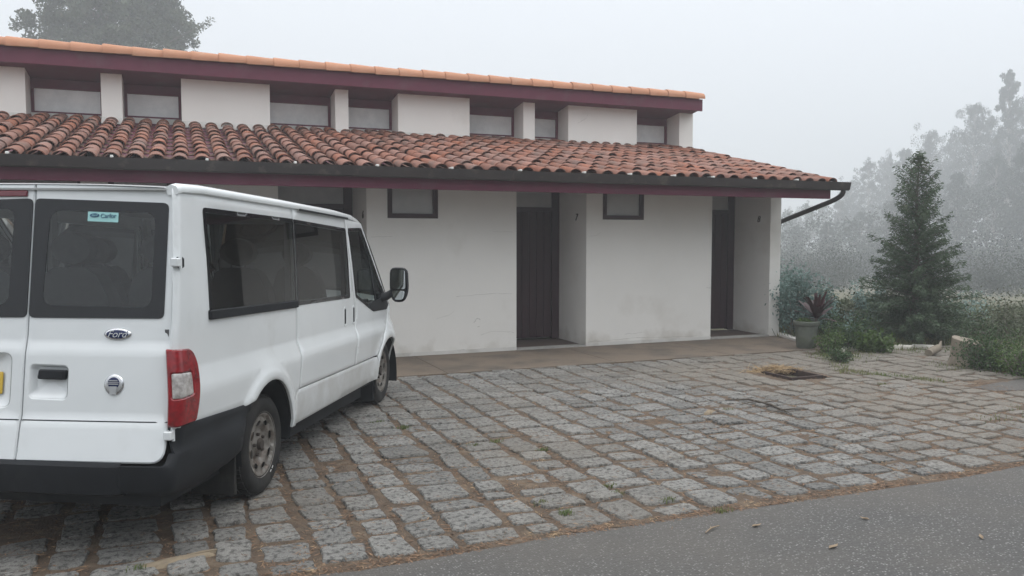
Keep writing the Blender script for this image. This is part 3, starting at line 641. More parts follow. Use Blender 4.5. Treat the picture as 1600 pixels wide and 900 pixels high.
def make_van():
    van = empty('parked_van', (-.42, 5.68, 0), math.atan2(.882, .47), label='white passenger van with dark tinted windows parked on the cobbles, seen from behind', cat='van')
    tilt = lambda v: (v[0], v[1], v[2]-.031*v[0]+.010*(v[1]+.93))
    SB = [(.2, .93), (.34, .935), (.42, .952), (.60, .958), (.80, .976), (.857, .976), (.935, .940), (1.19, .944), (1.5, .937), (1.86, .918), (1.95, .905)]
    def xr(z): return -1.015+.13*(z-.65)
    AR, AF = (.16, .36), (3.16, .335)
    def S(x, z, flare=True):
        y = lerpt(SB, z)
        for (ax, az), r in ((AR, .39), (AF, .42)) if flare else ():
            d = math.hypot(x-ax, z-az)
            if z > .3 and d < r+.11: t = min(1, (r+.11-d)/.07); y += .024*t*t*(3-2*t)
        if x > 3.3: t = (x-3.3); y -= .34*t*t/.45+.25*max(0, t-.05)
        if z > 1.05 and x > 2.3: y -= .05*(x-2.3)*(z-1.05)
        return y
    def WR(sg, r=.035, xf=xr, off=lambda z: 0, flare=True):      # side surface wrapping round the rear corner
        def g(x, z):
            y = S(x, z, flare)+off(z); e = xf(z)+r-x
            if e <= 0: return Vector((x, sg*y, z))
            y = S(-.9, z, False)+off(z) if e > .02 else y; a = e/r
            if a < PI/2: return Vector((xf(z)+r-r*math.sin(a), sg*(y-r*(1-math.cos(a))), z))
            return Vector((xf(z)-.02*min(1, (e-r*PI/2)/.3)*0, sg*(y-r-(e-r*PI/2)), z))
        return g
    EX = [(ax+rr*math.cos(math.radians(t)), az+rr*math.sin(math.radians(t))) for (ax, az), r0 in (((.16, .36), .39), ((3.16, .335), .42)) for rr in (r0+.022, r0+.045, r0+.068, r0+.092, r0+.115) for t in range(-10, 190, 6)]
    EC = [(xr(z)+.035-e, z) for e in (-.012, .004, .016, .028, .040) for z in np.arange(.69, 1.89, .04)]
    def MR(o=0): return lambda x, z: Vector((x, -S(x, z)-o, z))
    def ML(o=0): return lambda x, z: Vector((x, S(x, z)+o, z))
    RX = [(.40, -.03), (.50, -.028), (.724, -.004), (.735, .006), (1.094, .006), (1.110, .018), (1.25, .018), (1.95, .022)]
    def rearx(u, z): return xr(z)+lerpt(RX, z)-.018*(1-(u/.93)**2)+max(0, abs(u)-.87)**2*4.0
    def MQ(o=0): return lambda u, v: Vector((rearx(u, v)-o, -u, v-.030-.010*(.93-u)))
    def arc(c, r, a0, a1, n=14): return [(c[0]+r*math.cos(math.radians(a0+(a1-a0)*k/n)), c[1]+r*math.sin(math.radians(a0+(a1-a0)*k/n))) for k in range(n+1)]
    top = 1.885; SR = (.80, .855, .935, .965)
    # ---- side panels both sides
    quarter = [(xr(1.885)+.035-.048, top), (.722, top), (.722, .94), (.705, .615), (.655, .585), (.605, .50), (.585, .36)]+arc(AR, .39, 0, 130)+[(-.25, .64), (-.80, .66), (xr(.66)+.035-.048, .66)]
    win_a = rpoly([(-.60, 1.80), (.7185, 1.81, .004), (.7185, 1.195, .004), (-.585, 1.20)], .03)
    win_b = rpoly([(.7335, 1.808, .004), (1.925, 1.795), (1.965, 1.20), (.7335, 1.198, .004)], .03)
    fglass = rpoly([(1.995, 1.80), (2.405, 1.82), (2.60, 1.66), (3.25, 1.07), (3.19, 1.035, .01), (2.70, 1.04), (2.13, 1.20)], .025)
    slide = [(.73, top), (1.93, top-.01), (2.02, 1.5), (2.095, 1.19), (2.15, 1.07), (2.09, .88), (2.05, .61), (.71, .61), (.73, .94)]
    fdoor = [(1.938, top-.01), (2.43, 1.865), (2.66, 1.665), (3.275, 1.10), (3.20, .938), (2.95, .808), (2.80, .67), (2.74, .615), (2.058, .61), (2.098, .88), (2.158, 1.07), (2.103, 1.19), (2.028, 1.5)]
    fender = [(3.282, 1.09), (3.45, 1.0), (3.62, .95), (3.70, .70), (3.70, .50), (3.58, .42)]+arc(AF, .42, 12, 158)+[(2.752, .605), (2.81, .662), (2.958, .80), (3.208, .93)]
    sill = [(.613, .50), (.66, .579), (.712, .602), (2.735, .602), (2.765, .50), (2.72, .385), (.593, .358)]
    fixed = lambda o: [(-.585, 1.195), (.712, 1.192), (.712, 1.245), (-.585, 1.25)]
    for side, mp, flip in (('r', MR, False), ('l', ML, True)):
        inset = lambda p, d: offs(p if area(p) > 0 else p[::-1], d)
        panel('side_panel', quarter, WR(-1 if side == 'r' else 1), 'van_paint', van, [inset(win_a, .03)], rows=SR, extra=EX[:170]+EC, flip=flip, f=tilt)
        sp = panel('sliding_door', slide, mp(.001), 'van_paint', van, [inset(win_b, .03)], rows=SR, flip=flip, f=tilt)
        fd = panel('front_door', fdoor, mp(), 'van_paint', van, [inset(fglass, .03)], rows=SR, extra=EX[170:], flip=flip, f=tilt)
        panel('fender', fender, mp(), 'van_paint', van, rows=SR, extra=EX[170:], flip=flip, f=tilt)
        panel('rocker_panel', sill, mp(.001), 'van_sill_dirt', van, flip=flip, f=tilt)
        for nm, wl, gm, par, lo in (('side_window', win_a, 'glass_tint', van, 0), ('side_window', win_b, 'glass_tint', sp, 0), ('door_window', fglass, 'glass_clear', fd, 0)):
            fr = panel(nm, wl, mp(.004), 'frit', par, [inset(wl, .026)], edge=0, drop=0, step=.04, flip=flip, f=tilt)
            if par is van: panel('pane', inset(wl, .026), mp(.003), gm, fr, thick=0, edge=0, drop=0, flip=flip, f=tilt)
            else: panel('glass', inset(wl, .026), mp(.003), gm, par, thick=0, edge=0, drop=0, flip=flip, f=tilt)
        # black corner triangle of the front door, quarter-light bar
        panel('corner_cover', [(2.72, 1.045), (3.19, 1.04), (3.25, 1.075), (3.02, 1.28), (2.97, 1.16), (2.56, 1.12), (2.52, 1.10)], mp(.008), 'black_plastic', fd, edge=.003, drop=.003, flip=flip, f=tilt, thick=.006)
        panel('window_bar', [(2.50, 1.74), (2.535, 1.71), (2.80, 1.14), (2.76, 1.14)], mp(.0065), 'black_plastic', fd, edge=.002, drop=.002, flip=flip, f=tilt, thick=.006)
        panel('roof_pillar_trim', [(2.43, 1.872), (2.455, 1.858), (3.30, 1.085), (3.282, 1.085)], mp(.0), 'black_plastic', van, edge=.002, drop=.002, flip=flip, f=tilt)
        # sliding track under the rear window
        panel('door_track', rpoly([(-.60, 1.188), (.712, 1.186), (.712, 1.236), (-.60, 1.24)], .01), mp(.018), 'black_plastic', van, edge=.005, drop=.004, flip=flip, f=tilt, thick=.03, step=.022)
        # door handles
        for hx, par in ((1.83, sp), (2.075, fd)):
            t = panel('handle_surround', rpoly([(hx-.04, 1.13), (hx+.035, 1.13), (hx+.04, .965), (hx-.035, .965)], .02), mp(.004), 'van_paint', par, [rpoly([(hx-.026, 1.115), (hx+.022, 1.115), (hx+.027, .98), (hx-.022, .98)], .015)], edge=.003, drop=.003, flip=flip, f=tilt, thick=.01)
            panel('handle', rpoly([(hx-.026, 1.115), (hx+.022, 1.115), (hx+.027, .98), (hx-.022, .98)], .015), mp(.003), 'black_plastic', par, edge=.006, drop=.006, flip=flip, f=tilt, thick=.004)
        sgn = -1 if side == 'r' else 1
        # bumper side wing, two steps
        wing = rpoly([(-1.032, .672), (-.82, .672), (-.34, .655), (-.10, .652, .005), (-.13, .60)], .003)+arc((.10, .36), .36, 142, 176, 6)+rpoly([(-.40, .345), (-.74, .30), (-1.0, .335), (-1.33, .345), (-1.33, .492), (-1.09, .497, .03), (-1.045, .555, .02)], .004)
        wx = lambda z: lerpt([(.30, -1.06), (.40, -1.085), (.49, -1.088), (.515, -1.06), (.56, -1.022), (.70, -1.004)], z)
        wo = lambda z: .007+lerpt([(.30, -.02), (.36, .010), (.545, .012), (.562, .0), (.70, .0)], z)
        WE = [(x, z) for x in np.arange(-1.31, -.90, .022) for z in (.37, .41, .45, .485, .505, .52, .535, .548, .562, .60, .64)]+[(x, z) for x in np.arange(-.9, -.15, .05) for z in (.545, .562)]
        panel('bumper_wing', wing, WR(sgn, .06, wx, wo, False), 'black_plastic', van, flip=flip, f=tilt, thick=.03, step=.05, extra=WE)
        # tail lamp wraps the corner
        def MT(o, sg=sgn):
            def g(s, z):       # s: 0 at door seam on the rear face, growing forward along the side
                r = .035; a = min(1, max(0, s/(r*1.57)))*PI/2
                bx = xr(z)-.01; yy = .984-.16*max(0, z-.80)**1.35
                if s < r*1.57: x = bx+r*(1-math.cos(a)); y = yy-r+r*math.sin(a)-.0
                else: x = bx+r+(s-r*1.57); y = yy
                if s < 0: y += s
                nx, ny = (-math.cos(a), math.sin(a)); b = .003+.007*max(0, math.cos((z-.87)/.22*PI/2))
                return Vector((x+nx*(o+b), sg*(y+ny*(o+b)), z))
            return g
        lam = rpoly([(-.026, 1.066, .012), (.17, 1.056, .05), (.212, .99, .04), (.226, .88, .06), (.218, .75, .06), (.202, .676, .02), (-.026, .678, .01)], .03, 6)
        clr = rpoly([(.0, .945), (.14, .938), (.153, .825), (.0, .818)], .012)
        tl = panel('tail_lamp', lam, MT(0), 'lamp_red', van, [clr], step=.018, edge=.008, drop=.008, flip=flip, f=tilt, thick=.03)
        panel('clear_lens', clr, MT(-.001), 'lamp_clear', tl, step=.03, edge=.004, drop=.003, flip=flip, f=tilt, thick=.005)
        # drip rail / roof edge
        mb = MB(); prev = None; sec = [(.862, .03), (.895, .046), (.925, .038), (.938, .018), (.934, .0), (.915, -.008), (.88, -.006)]
        st = [(-.852, 1.852, .985), (-.82, 1.862, .998), (-.6, 1.874, 1), (.5, 1.885, 1), (1.6, 1.890, 1), (2.1, 1.880, .99), (2.35, 1.862, .975), (2.47, 1.842, .95)]
        for x, zb, k in st:
            for y, z in sec: mb.V.append((x, sgn*(y*k-.0), zb+z*(1 if x < 2.3 else .7)))
        n = len(sec)
        for i in range(len(st)-1):
            for k in range(n):
                q = (i*n+k, i*n+(k+1) % n, (i+1)*n+(k+1) % n, (i+1)*n+k); mb.F.append(q if sgn < 0 else q[::-1]); mb.R.append(0)
        mb.F.append(tuple(range(n))); mb.R.append(0)
        mb.build('roof_rail', 'van_paint', van, smooth=True, f=tilt, crease=50)
        MB().box(.82, 1.95, sgn*.938-.004, sgn*.938+.004, 1.874, 1.888, .001).build('rail_gap', 'black_plastic', van, f=tilt)
        # hinges
        for zz in (1.50, .635):
            y = .935*sgn; x = xr(zz)-.012
            hb = MB().box(x+.02, x+.07, min(y-sgn*.02, y+sgn*.012), max(y-sgn*.02, y+sgn*.012), zz-.028, zz+.028, .008); hg = hb.build('door_hinge', 'black_plastic' if zz > 1 else 'van_paint', van, f=tilt)
            MB().box(x-.008, x+.036, min(y-sgn*.026, y+sgn*.015), max(y-sgn*.026, y+sgn*.015), zz-.021, zz+.023, .005).tube([(x+.03, y+sgn*.008, zz-.03), (x+.03, y+sgn*.008, zz+.03)], .009, 8).build('hinge_knuckle', 'van_paint', hg, f=tilt)
        # wheel-arch liner and mud flaps
        for (cx, cz), r in ((AR, .395), (AF, .425)):
            lb = MB(); n = 16
            for k in range(n+1):
                t = math.radians(-12+204*k/n)
                for yy in (sgn*.945, sgn*.62): lb.V.append((cx+r*math.cos(t), yy, cz+r*math.sin(t)))
            for k in range(n): lb.F.append((2*k, 2*k+1, 2*k+3, 2*k+2)); lb.R.append(0)
            lb.build('arch_liner', 'black_plastic', van, f=tilt, smooth=True)
        MB().box(-.30, -.275, min(sgn*.66, sgn*.935), max(sgn*.66, sgn*.935), .13, .46, .006).build('mud_flap', 'rubber', van)
        MB().box(2.70, 2.725, min(sgn*.72, sgn*.93), max(sgn*.72, sgn*.93), .09, .33, .006).build('mud_flap', 'black_plastic', van)
        # mirror
        ym = 1.04*sgn
        mir = MB(); prof = [(.0, .16), (.04, .19), (.10, .165), (.155, .09)]
        hs_ = []
        for dx, sc in ((0, 1), (.03, 1.06), (.08, 1.0), (.13, .75), (.15, .4)):
            rr = rpoly([(-.085*sc, .155*sc), (.08*sc, .155*sc), (.088*sc, -.06*sc), (.055*sc, -.17*sc), (-.065*sc, -.17*sc), (-.088*sc, -.06*sc)], .05*sc, 3); hs_.append([(3.02+dx, sgn*(1.11+u), 1.295+v) for u, v in rr])
        n = len(hs_[0]); mV = [p for q in hs_ for p in q]
        mF = [(i*n+k, i*n+(k+1) % n, (i+1)*n+(k+1) % n, (i+1)*n+k) for i in range(len(hs_)-1) for k in range(n)]+[tuple(range((len(hs_)-1)*n, len(hs_)*n))]
        if sgn < 0: mF = [q[::-1] for q in mF]
        mir.add(mV, mF); mir.tube([(3.07, sgn*1.04, 1.21), (3.05, sgn*.98, 1.17), (3.0, sgn*.90, 1.15)], [.035, .04, .055], 8)
        mi = mir.build('wing_mirror', 'black_plastic', fd, f=tilt, smooth=True, crease=50)
        gl = [(3.022, sgn*(1.11+u), 1.32+v) for u, v in rpoly([(-.072, .12), (.066, .12), (.072, -.075), (-.072, -.075)], .03, 3)]
        gl2 = [(3.022, sgn*(1.11+u), 1.19+v) for u, v in rpoly([(-.07, .04), (.07, .04), (.045, -.05), (-.05, -.05)], .03, 3)]
        m2 = MB().add(gl, [tuple(range(len(gl)))[::-sgn]]).add(gl2, [tuple(range(len(gl2)))[::-sgn]])
        mo = m2.build('mirror_glass', 'mirror_glass', fd, f=tilt)
        # headlamp
        panel('headlamp', rpoly([(3.46, .93), (3.60, .93), (3.66, .72), (3.50, .70)], .02), mp(.01), 'lens', van, edge=.004, drop=.003, flip=flip, f=tilt)
    # ---- roof skin
    V = []; F = []; xs = [-.848, -.835, -.80, -.6, -.2, .3, .8, 1.3, 1.8, 2.1, 2.3, 2.42, 2.5]; us = np.linspace(-1, 1, 15)
    for x in xs:
        zt = 1.912 if x < 1.8 else 1.912-.045*((x-1.8)/.6)**2
        if x < -.79: zt -= (-.79-x)*.2
        for u in us: V.append((x, -.90*u, zt+.018*(1-abs(u)**2.6)-.020-.006*(math.cos(u*22)*(abs(u) < .8) if -.5 < x < 2.2 else 0)))
    n = len(us); F = [(i*n+k, (i+1)*n+k, (i+1)*n+k+1, i*n+k+1) for i in range(len(xs)-1) for k in range(n-1)]
    F = [q[::-1] for q in F]
    mesh_obj('roof', [tilt(v) for v in V], F, 'van_paint', van, True)
    # ---- rear doors
    ztop = lambda u: 1.938-.028*(u/.93)**2
    def door(u0, u1, sgnd):
        pts = [(u0, .53), (u1, .53, .075)] if sgnd > 0 else [(u0, .53, .075), (u1, .53)]
        n = 5; tops = [(u1+(u0-u1)*k/n, ztop(u1+(u0-u1)*k/n)) for k in range(n+1)]
        if sgnd > 0: tops[0] = (*tops[0], .05)
        else: tops[-1] = (*tops[-1], .05)
        return rpoly([(*p[:2], p[2] if len(p) > 2 else .004) for p in pts+tops], .004, 5)
    clear_r = rpoly([(.235, 1.80), (.80, 1.785), (.80, 1.30), (.215, 1.31)], .06, 6); clear_l = rpoly([(-.79, 1.79), (.035, 1.81), (.03, 1.31), (-.79, 1.30)], .06, 6)
    for u0, u1, sg, gl, cl, rec in ((.1435, .918, 1, rpoly([(.147, 1.862), (.868, 1.835), (.868, 1.245), (.147, 1.245)], .03), clear_r, rpoly([(.178, 1.005), (.378, 1.0), (.378, .835), (.178, .84)], .025)),
                                (-.918, .1375, -1, rpoly([(-.868, 1.835), (.134, 1.862), (.134, 1.245), (-.868, 1.245)], .03), clear_l, rpoly([(-.56, 1.06), (.07, 1.06), (.07, .79), (-.56, .79)], .04))):
        dr = panel('rear_door', door(u0, u1, sg), MQ(), 'van_paint', van, [offs(cl if area(cl) > 0 else cl[::-1], -.02), rec], step=.045, edge=.007, drop=.006, f=tilt, rows=(.722, .737, 1.092, 1.112))
        g = panel('rear_window_frame', gl, MQ(.005), 'frit', dr, [cl], edge=0, drop=0, f=tilt, thick=.006, step=.05)
        panel('rear_window', cl, MQ(.003), 'glass_rear', dr, edge=0, drop=0, thick=0, f=tilt)
        # recess tray
        rr = densify(rec if area(rec) > 0 else rec[::-1], .03); c = (sum(p[0] for p in rr)/len(rr), sum(p[1] for p in rr)/len(rr)); k = .82
        a = [MQ(-.004)(*p) for p in rr]; b = [MQ(-.034)(c[0]+(p[0]-c[0])*k, c[1]+(p[1]-c[1])*(k-.04)+.006) for p in rr]; n = len(rr)
        mesh_obj('recess', [tilt(v) for v in a+b+[MQ(-.036)(*c)]], [(i, n+i, n+(i+1) % n, (i+1) % n)[::-1] for i in range(n)]+[(n+i, n+(i+1) % n, 2*n) for i in range(n)], 'van_paint', dr, True, crease=50)
        # thin black line drawn along the crease across the door below the handle
        zz = .729; q0, q1 = (u0+.003, u1-.004)
        mb = MB(); N = 12
        for i in range(N+1):
            u = q0+(q1-q0)*i/N
            for z in (zz-.0025, zz+.0025): mb.V.append(tuple(MQ(.0012)(u, z)))
        for i in range(N): mb.F.append((2*i, 2*i+2, 2*i+3, 2*i+1)); mb.R.append(0)
        mb.build('door_crease', 'black_plastic', dr, f=tilt)
        if sg > 0:
            panel('handle', rpoly([(.222, .985), (.362, .982), (.358, .932), (.215, .935)], .012), MQ(.006), 'black_plastic', dr, edge=.008, drop=.008, f=tilt, thick=.035, step=.02)
            DR = dr
        else:
            pl = panel('number_plate', rpoly([(-.50, .965), (.012, .965), (.012, .852), (-.50, .852)], .008), MQ(-.02), 'plate_yellow', dr, edge=.002, drop=.001, f=tilt, thick=.006)
            DL = dr
    # texts
    def text(body, size, mname, par, u, v, o, shear=0, sx=1, ext=.001):
        cu = bpy.data.curves.new('t', 'FONT'); cu.body = body; cu.size = size; cu.extrude = ext; cu.align_x = 'CENTER'; cu.align_y = 'CENTER'; cu.shear = shear
        tmp = bpy.data.objects.new('tmp', cu); COL.objects.link(tmp); me = bpy.data.meshes.new_from_object(tmp.evaluated_get(bpy.context.evaluated_depsgraph_get())); bpy.data.objects.remove(tmp)
        V = [tilt(MQ(o+p.co.z)(u+p.co.x*sx, v+p.co.y)) for p in me.vertices]; F = [tuple(q.vertices) for q in me.polygons]
        return mesh_obj('lettering', V, F, mname, par)
    text('2', .09, 'plate_black', DL, -.022, .908, -.017, sx=.8); text('46-HV-9', .09, 'plate_black', DL, -.27, .908, -.017, sx=.8) if False else None
    def disc(par, name, m, c, rx, ry, o, n=28, dome=.006):
        V = []; F = []; rings = ((1, -.004), (1, .0), (.86, dome*.7), (.5, dome), (.001, dome*1.05))
        for k, h in rings:
            for i in range(n): t = 2*PI*i/n; V.append(tilt(MQ(o+h)(c[0]+rx*k*math.cos(t), c[1]+ry*k*math.sin(t))))
        for j in range(len(rings)-1):
            for i in range(n): F.append((j*n+i, j*n+(i+1) % n, (j+1)*n+(i+1) % n, (j+1)*n+i))
        return mesh_obj(name, V, F, m, par, True)
    disc(DR, 'oval_badge', 'chrome', (.63, 1.165), .072, .031, .004); disc(DR, 'badge_field', 'badge_blue', (.63, 1.165), .061, .0235, .0075, dome=.004)
    text('Ford', .05, 'chrome', DR, .63, 1.165, .0125, shear=.35, sx=1.05)
    disc(DR, 'round_badge', 'chrome', (.63, .912), .051, .052, .004, dome=.004); disc(DR, 'badge_ring', 'badge_silver', (.63, .912), .044, .045, .006, dome=.003); disc(DR, 'badge_field', 'badge_blue', (.63, .920), .031, .031, .0085, dome=.001)
    mb = MB()
    for poly in ([(.612, .865), (.648, .865), (.650, .905), (.610, .905)], [(.602, .914), (.658, .914), (.656, .919), (.604, .919)], [(.606, .931), (.654, .931), (.650, .936), (.610, .936)], [(.601, .923), (.659, .923), (.659, .926), (.601, .926)]):
        mb.add([tuple(MQ(.0115)(*p)) for p in poly], [(0, 1, 2, 3)])
    mb.build('badge_mark', 'badge_silver', DR, f=tilt)
    panel('sticker', rpoly([(.44, 1.792), (.605, 1.785), (.605, 1.735), (.44, 1.742)], .003), MQ(.007), 'sticker', DR, edge=0, drop=0, thick=.001, f=tilt)
    V = []; n = 20
    for k in range(n): t = 2*PI*k/n; V.append(tilt(MQ(.0095)(.478+.026*math.cos(t), 1.772+.0105*math.sin(t))))
    mesh_obj('sticker_oval', V, [tuple(range(n))], 'sticker_ink', DR); text('Carfor', .031, 'sticker_ink', DR, .552, 1.768, .009)
    text('Ford', .015, 'sticker', DR, .478, 1.772, .0105, shear=.3)
    panel('brake_light', rpoly([(-.22, 1.905), (.102, 1.905), (.102, 1.872), (-.22, 1.872)], .008), MQ(.012), 'brake_red', DL, edge=.004, drop=.004, f=tilt, thick=.015)
    # ---- rear bumper beam
    V = []; F = []; us = np.linspace(-.70, .70, 25)
    prof = [(.10, .500), (-.072, .498), (-.094, .482), (-.098, .42), (-.086, .342), (-.05, .325), (.15, .34)]
    for u in us:
        e = max(0, (abs(u)-.69)/.01)
        for dx, z in prof: V.append(tilt((-1.0+dx-.014*(1-(u/.93)**2)+(.02*e if dx < 0 else 0), -u, z)))
    n = len(prof); F = [(i*n+k, (i+1)*n+k, (i+1)*n+k+1, i*n+k+1)[::-1] for i in range(24) for k in range(n-1)]
    mesh_obj('rear_bumper', V, F, 'black_plastic', van, True, crease=40)
    # ---- front end
    panelx = lambda y, z: 0
    V = []; F = []; us = np.linspace(-1, 1, 13)
    sec = [(3.30, 1.12), (3.45, 1.06), (3.70, .97), (3.85, .90), (3.93, .80), (3.95, .62), (4.0, .56), (4.01, .38), (3.95, .30), (3.6, .28)]
    for x, z in sec:
        for u in us:
            wd = .92 if x < 3.5 else .90; xx = 3.30+(x-3.30)*(1-.42*abs(u)**2.5); V.append(tilt((xx, min(S(min(xx, 3.62), z), .93)*-u, z)))
    n = len(us); F = [(i*n+k, (i+1)*n+k, (i+1)*n+k+1, i*n+k+1)[::-1] for i in range(len(sec)-1) for k in range(n-1)]
    mesh_obj('bonnet', V[:n*6], [q for q in F if max(q) < n*6], 'van_paint', van, True); mesh_obj('front_bumper', V, [q for q in F if min(q) >= n*5], 'black_plastic', van, True)
    V = []; sec = [(2.47, 1.87), (2.75, 1.66), (3.05, 1.385), (3.33, 1.11)]
    for x, z in sec:
        for u in us: V.append(tilt((x+.06*(1-u*u)*(1 if x > 2.5 else .4), -u*(S(x, z)-.012), z+.02*(1-u*u))))
    F = [(i*n+k, (i+1)*n+k, (i+1)*n+k+1, i*n+k+1)[::-1] for i in range(len(sec)-1) for k in range(n-1)]
    mesh_obj('windscreen', V, F, 'glass_clear', van, True)
    # ---- floor, liner, seats
    MB().box(-.98, 3.6, -.62, .62, .34, .44).box(.60, 2.70, -.90, .90, .345, .435).box(-.98, -.26, -.88, .88, .345, .435).box(-.85, -.45, -.6, .6, .24, .34).box(-.2, .5, -.62, .62, .2, .34).box(.6, 3.5, -.60, .60, .20, .34).box(.62, 2.6, .60, .84, .23, .34).box(.62, 2.6, -.84, -.60, .23, .34).box(-.95, -.3, -.84, .84, .25, .344).build('chassis', 'black_plastic', van, f=tilt)
    MB().box(-.97, 3.2, -.66, .66, .44, .46).box(.60, 2.70, -.88, .88, .441, .461).box(-.97, -.26, -.88, .88, .441, .461).box(-.28, .60, .64, .66, .46, .80).box(-.28, .60, -.66, -.64, .46, .80).box(-.28, .60, .66, .88, .79, .80).box(-.28, .60, -.88, -.66, .79, .80).build('cabin_floor', 'liner', van, f=tilt)
    # inner trim below the windows and roof lining
    for s in (-1, 1): MB().box(-.93, 2.7, min(s*.875, s*.895), max(s*.875, s*.895), .81, 1.16).build('inner_trim', 'liner', van, f=tilt)
    for s in (-1, 1):
        for x in (.722, 1.98): MB().box(x-.035, x+.035, min(s*.87, s*.905), max(s*.87, s*.905), 1.16, 1.85).build('inner_pillar', 'liner_grey', van, f=tilt)
    MB().box(-.86, 2.35, -.86, .86, 1.868, 1.878).build('headlining', 'liner_grey', van, f=tilt)
    MB().box(2.95, 3.28, -.86, .86, .9, 1.12, .03).build('dashboard', 'liner', van, f=tilt)
    sw = MB()
    for k in range(16):
        a, b = 2*PI*k/16, 2*PI*(k+1)/16; g = lambda t: (2.78+.07*math.cos(t)*.6, .42+.18*math.sin(t), 1.12+.18*math.cos(t)); sw.tube([g(a), g(b)], .014, 6, False)
    sw.build('steering_wheel', 'black_plastic', van, f=tilt)
    def seat(x, y, wd=.46):
        m = MB(); m.box(x, x+.46, y-wd/2, y+wd/2, .74, .88, .03)
        V = []; 
        for z, dx, hw in ((.84, .0, wd/2), (1.05, -.04, wd/2), (1.30, -.09, wd/2-.02), (1.42, -.115, wd/2-.07), (1.46, -.12, wd/2-.13)):
            V += [(x+.10+dx, y-hw, z), (x-.02+dx, y-hw, z), (x-.02+dx, y+hw, z), (x+.10+dx, y+hw, z)]
        m.add(V, [(i*4+k, i*4+(k+1) % 4, i*4+4+(k+1) % 4, i*4+4+k)[::-1] for i in range(4) for k in range(4)]+[(16, 17, 18, 19)])
        V = []; n = 12
        for dx, k in ((-.16, .6), (-.15, .92), (-.11, 1), (-.07, .92), (-.06, .6)):
            V += [(x+dx+.02, y+.135*k*math.cos(2*PI*i/n), 1.57+.10*k*math.sin(2*PI*i/n)) for i in range(n)]
        m.add(V, [(j*n+i, j*n+(i+1) % n, (j+1)*n+(i+1) % n, (j+1)*n+i) for j in range(4) for i in range(n)]+[tuple(range(n)), tuple(range(4*n, 5*n))])
        m.tube([(x-.10, y-.05, 1.4), (x-.10, y-.05, 1.52)], .008, 5); m.tube([(x-.10, y+.05, 1.4), (x-.10, y+.05, 1.52)], .008, 5); m.box(x+.05, x+.4, y-.15, y+.15, .46, .74)
        m.build('seat', 'seat_cloth', van, f=tilt, smooth=True, crease=45)
    for x, ys in ((-.25, (-.55, 0, .55)), (.75, (-.55, 0, .5)), (2.0, (-.50, .50))):
        for y in ys: seat(x, y)
    # ---- wheels
    def wheel(x, y, s):
        R = .325; wv = .21
        wh = MB().lathe([(.205, 0), (.215, -.004*0+.0), (.228, -.008), (.262, -.014), (.30, -.008), (.316, .012), (.3235, .03), (.325, .06), (.325, wv-.06), (.3235, wv-.03), (.312, wv-.005), (.27, wv), (.205, wv)], 48, 'y')
        Rz = .305/.325
        o = mesh_obj('wheel', [(v[0]*.985, (v[1])*s, v[2]*.985) for v in wh.V], wh.F if s > 0 else [q[::-1] for q in wh.F], 'rubber', van, True, loc=(x, y, .32), crease=45)
        tr = MB(); 
        for k in range(64):
            a = 2*PI*k/64
            for (y0, y1, ph) in ((.015, .06, 0), (.075, .10, .5), (.115, .14, 0), (.155, .2, .5)):
                t = a+ph*2*PI/64; c, sn = math.cos(t), math.sin(t); dc, ds = -sn*.011, c*.011; V = []
                for rr in (.314, .3235):
                    for yy in (y0, y1): V += [(c*rr-dc, yy*s, sn*rr-ds), (c*rr+dc, yy*s, sn*rr+ds)]
                tr.add(V, [(0, 1, 3, 2), (4, 6, 7, 5), (0, 4, 5, 1), (2, 3, 7, 6), (0, 2, 6, 4), (1, 5, 7, 3)])
        tag(tr.build('tread', 'rubber', o), kind='stuff')
        def prof(r): return lerpt([(0, .022), (.05, .022), (.07, .034), (.105, .040), (.125, .018), (.168, .014), (.178, .022), (.186, .002), (.205, .0), (.21, .006)], r)
        holes = []
        for k in range(8):
            t = 2*PI*k/8+.2; c = (.147*math.cos(t), .147*math.sin(t)); hp = []
            for i in range(12):
                a = 2*PI*i/12; rr, tt = .016*math.cos(a), .030*math.sin(a); hp.append((c[0]+rr*math.cos(t)-tt*math.sin(t), c[1]+rr*math.sin(t)+tt*math.cos(t)))
            holes.append(hp)
        panel('rim', [(.207*math.cos(2*PI*i/48), .207*math.sin(2*PI*i/48)) for i in range(48)], lambda u, v: Vector((u, s*prof(math.hypot(u, v)), v)), 'steel', o, holes, step=.017, edge=.003, drop=.002, thick=.008, flip=(s < 0) ^ True)
        hb = MB(); hb.lathe([(.0005, .0), (.03, .0), (.036, .008), (.04, .03)], 16, 'y', (0, 0, 0))
        for k in range(5):
            t = 2*PI*k/5+.5; hb.lathe([(.0005, .012), (.010, .012), (.0115, .03)], 6, 'y', (.068*math.cos(t), .0, .068*math.sin(t)))
        mesh_obj('hub_nuts', [(a, b*s, c) for a, b, c in hb.V], hb.F, 'brake', o, True, crease=30)
        dr = MB().lathe([(.0005, .06), (.16, .06), (.165, .08), (.165, .16), (.205, .17)], 24, 'y'); mesh_obj('brake_drum', [(a, b*s, c) for a, b, c in dr.V], dr.F, 'brake', o, True, crease=30)
        wt = MB()
        for t0 in (-1.15, -1.0):
            V = []
            for i in range(5):
                t = t0+.09*i/4
                for rr in (.222, .232): V.append((rr*math.cos(t), -.011*s, rr*math.sin(t)))
            wt.add(V, [(2*i, 2*i+2, 2*i+3, 2*i+1) for i in range(4)])
        if s > 0 and x < 1: wt.build('tyre_scuff', 'bracket', o)
    for x in (.17, 3.11):
        wheel(x, -.905, 1); wheel(x, .905, -1)
make_van()
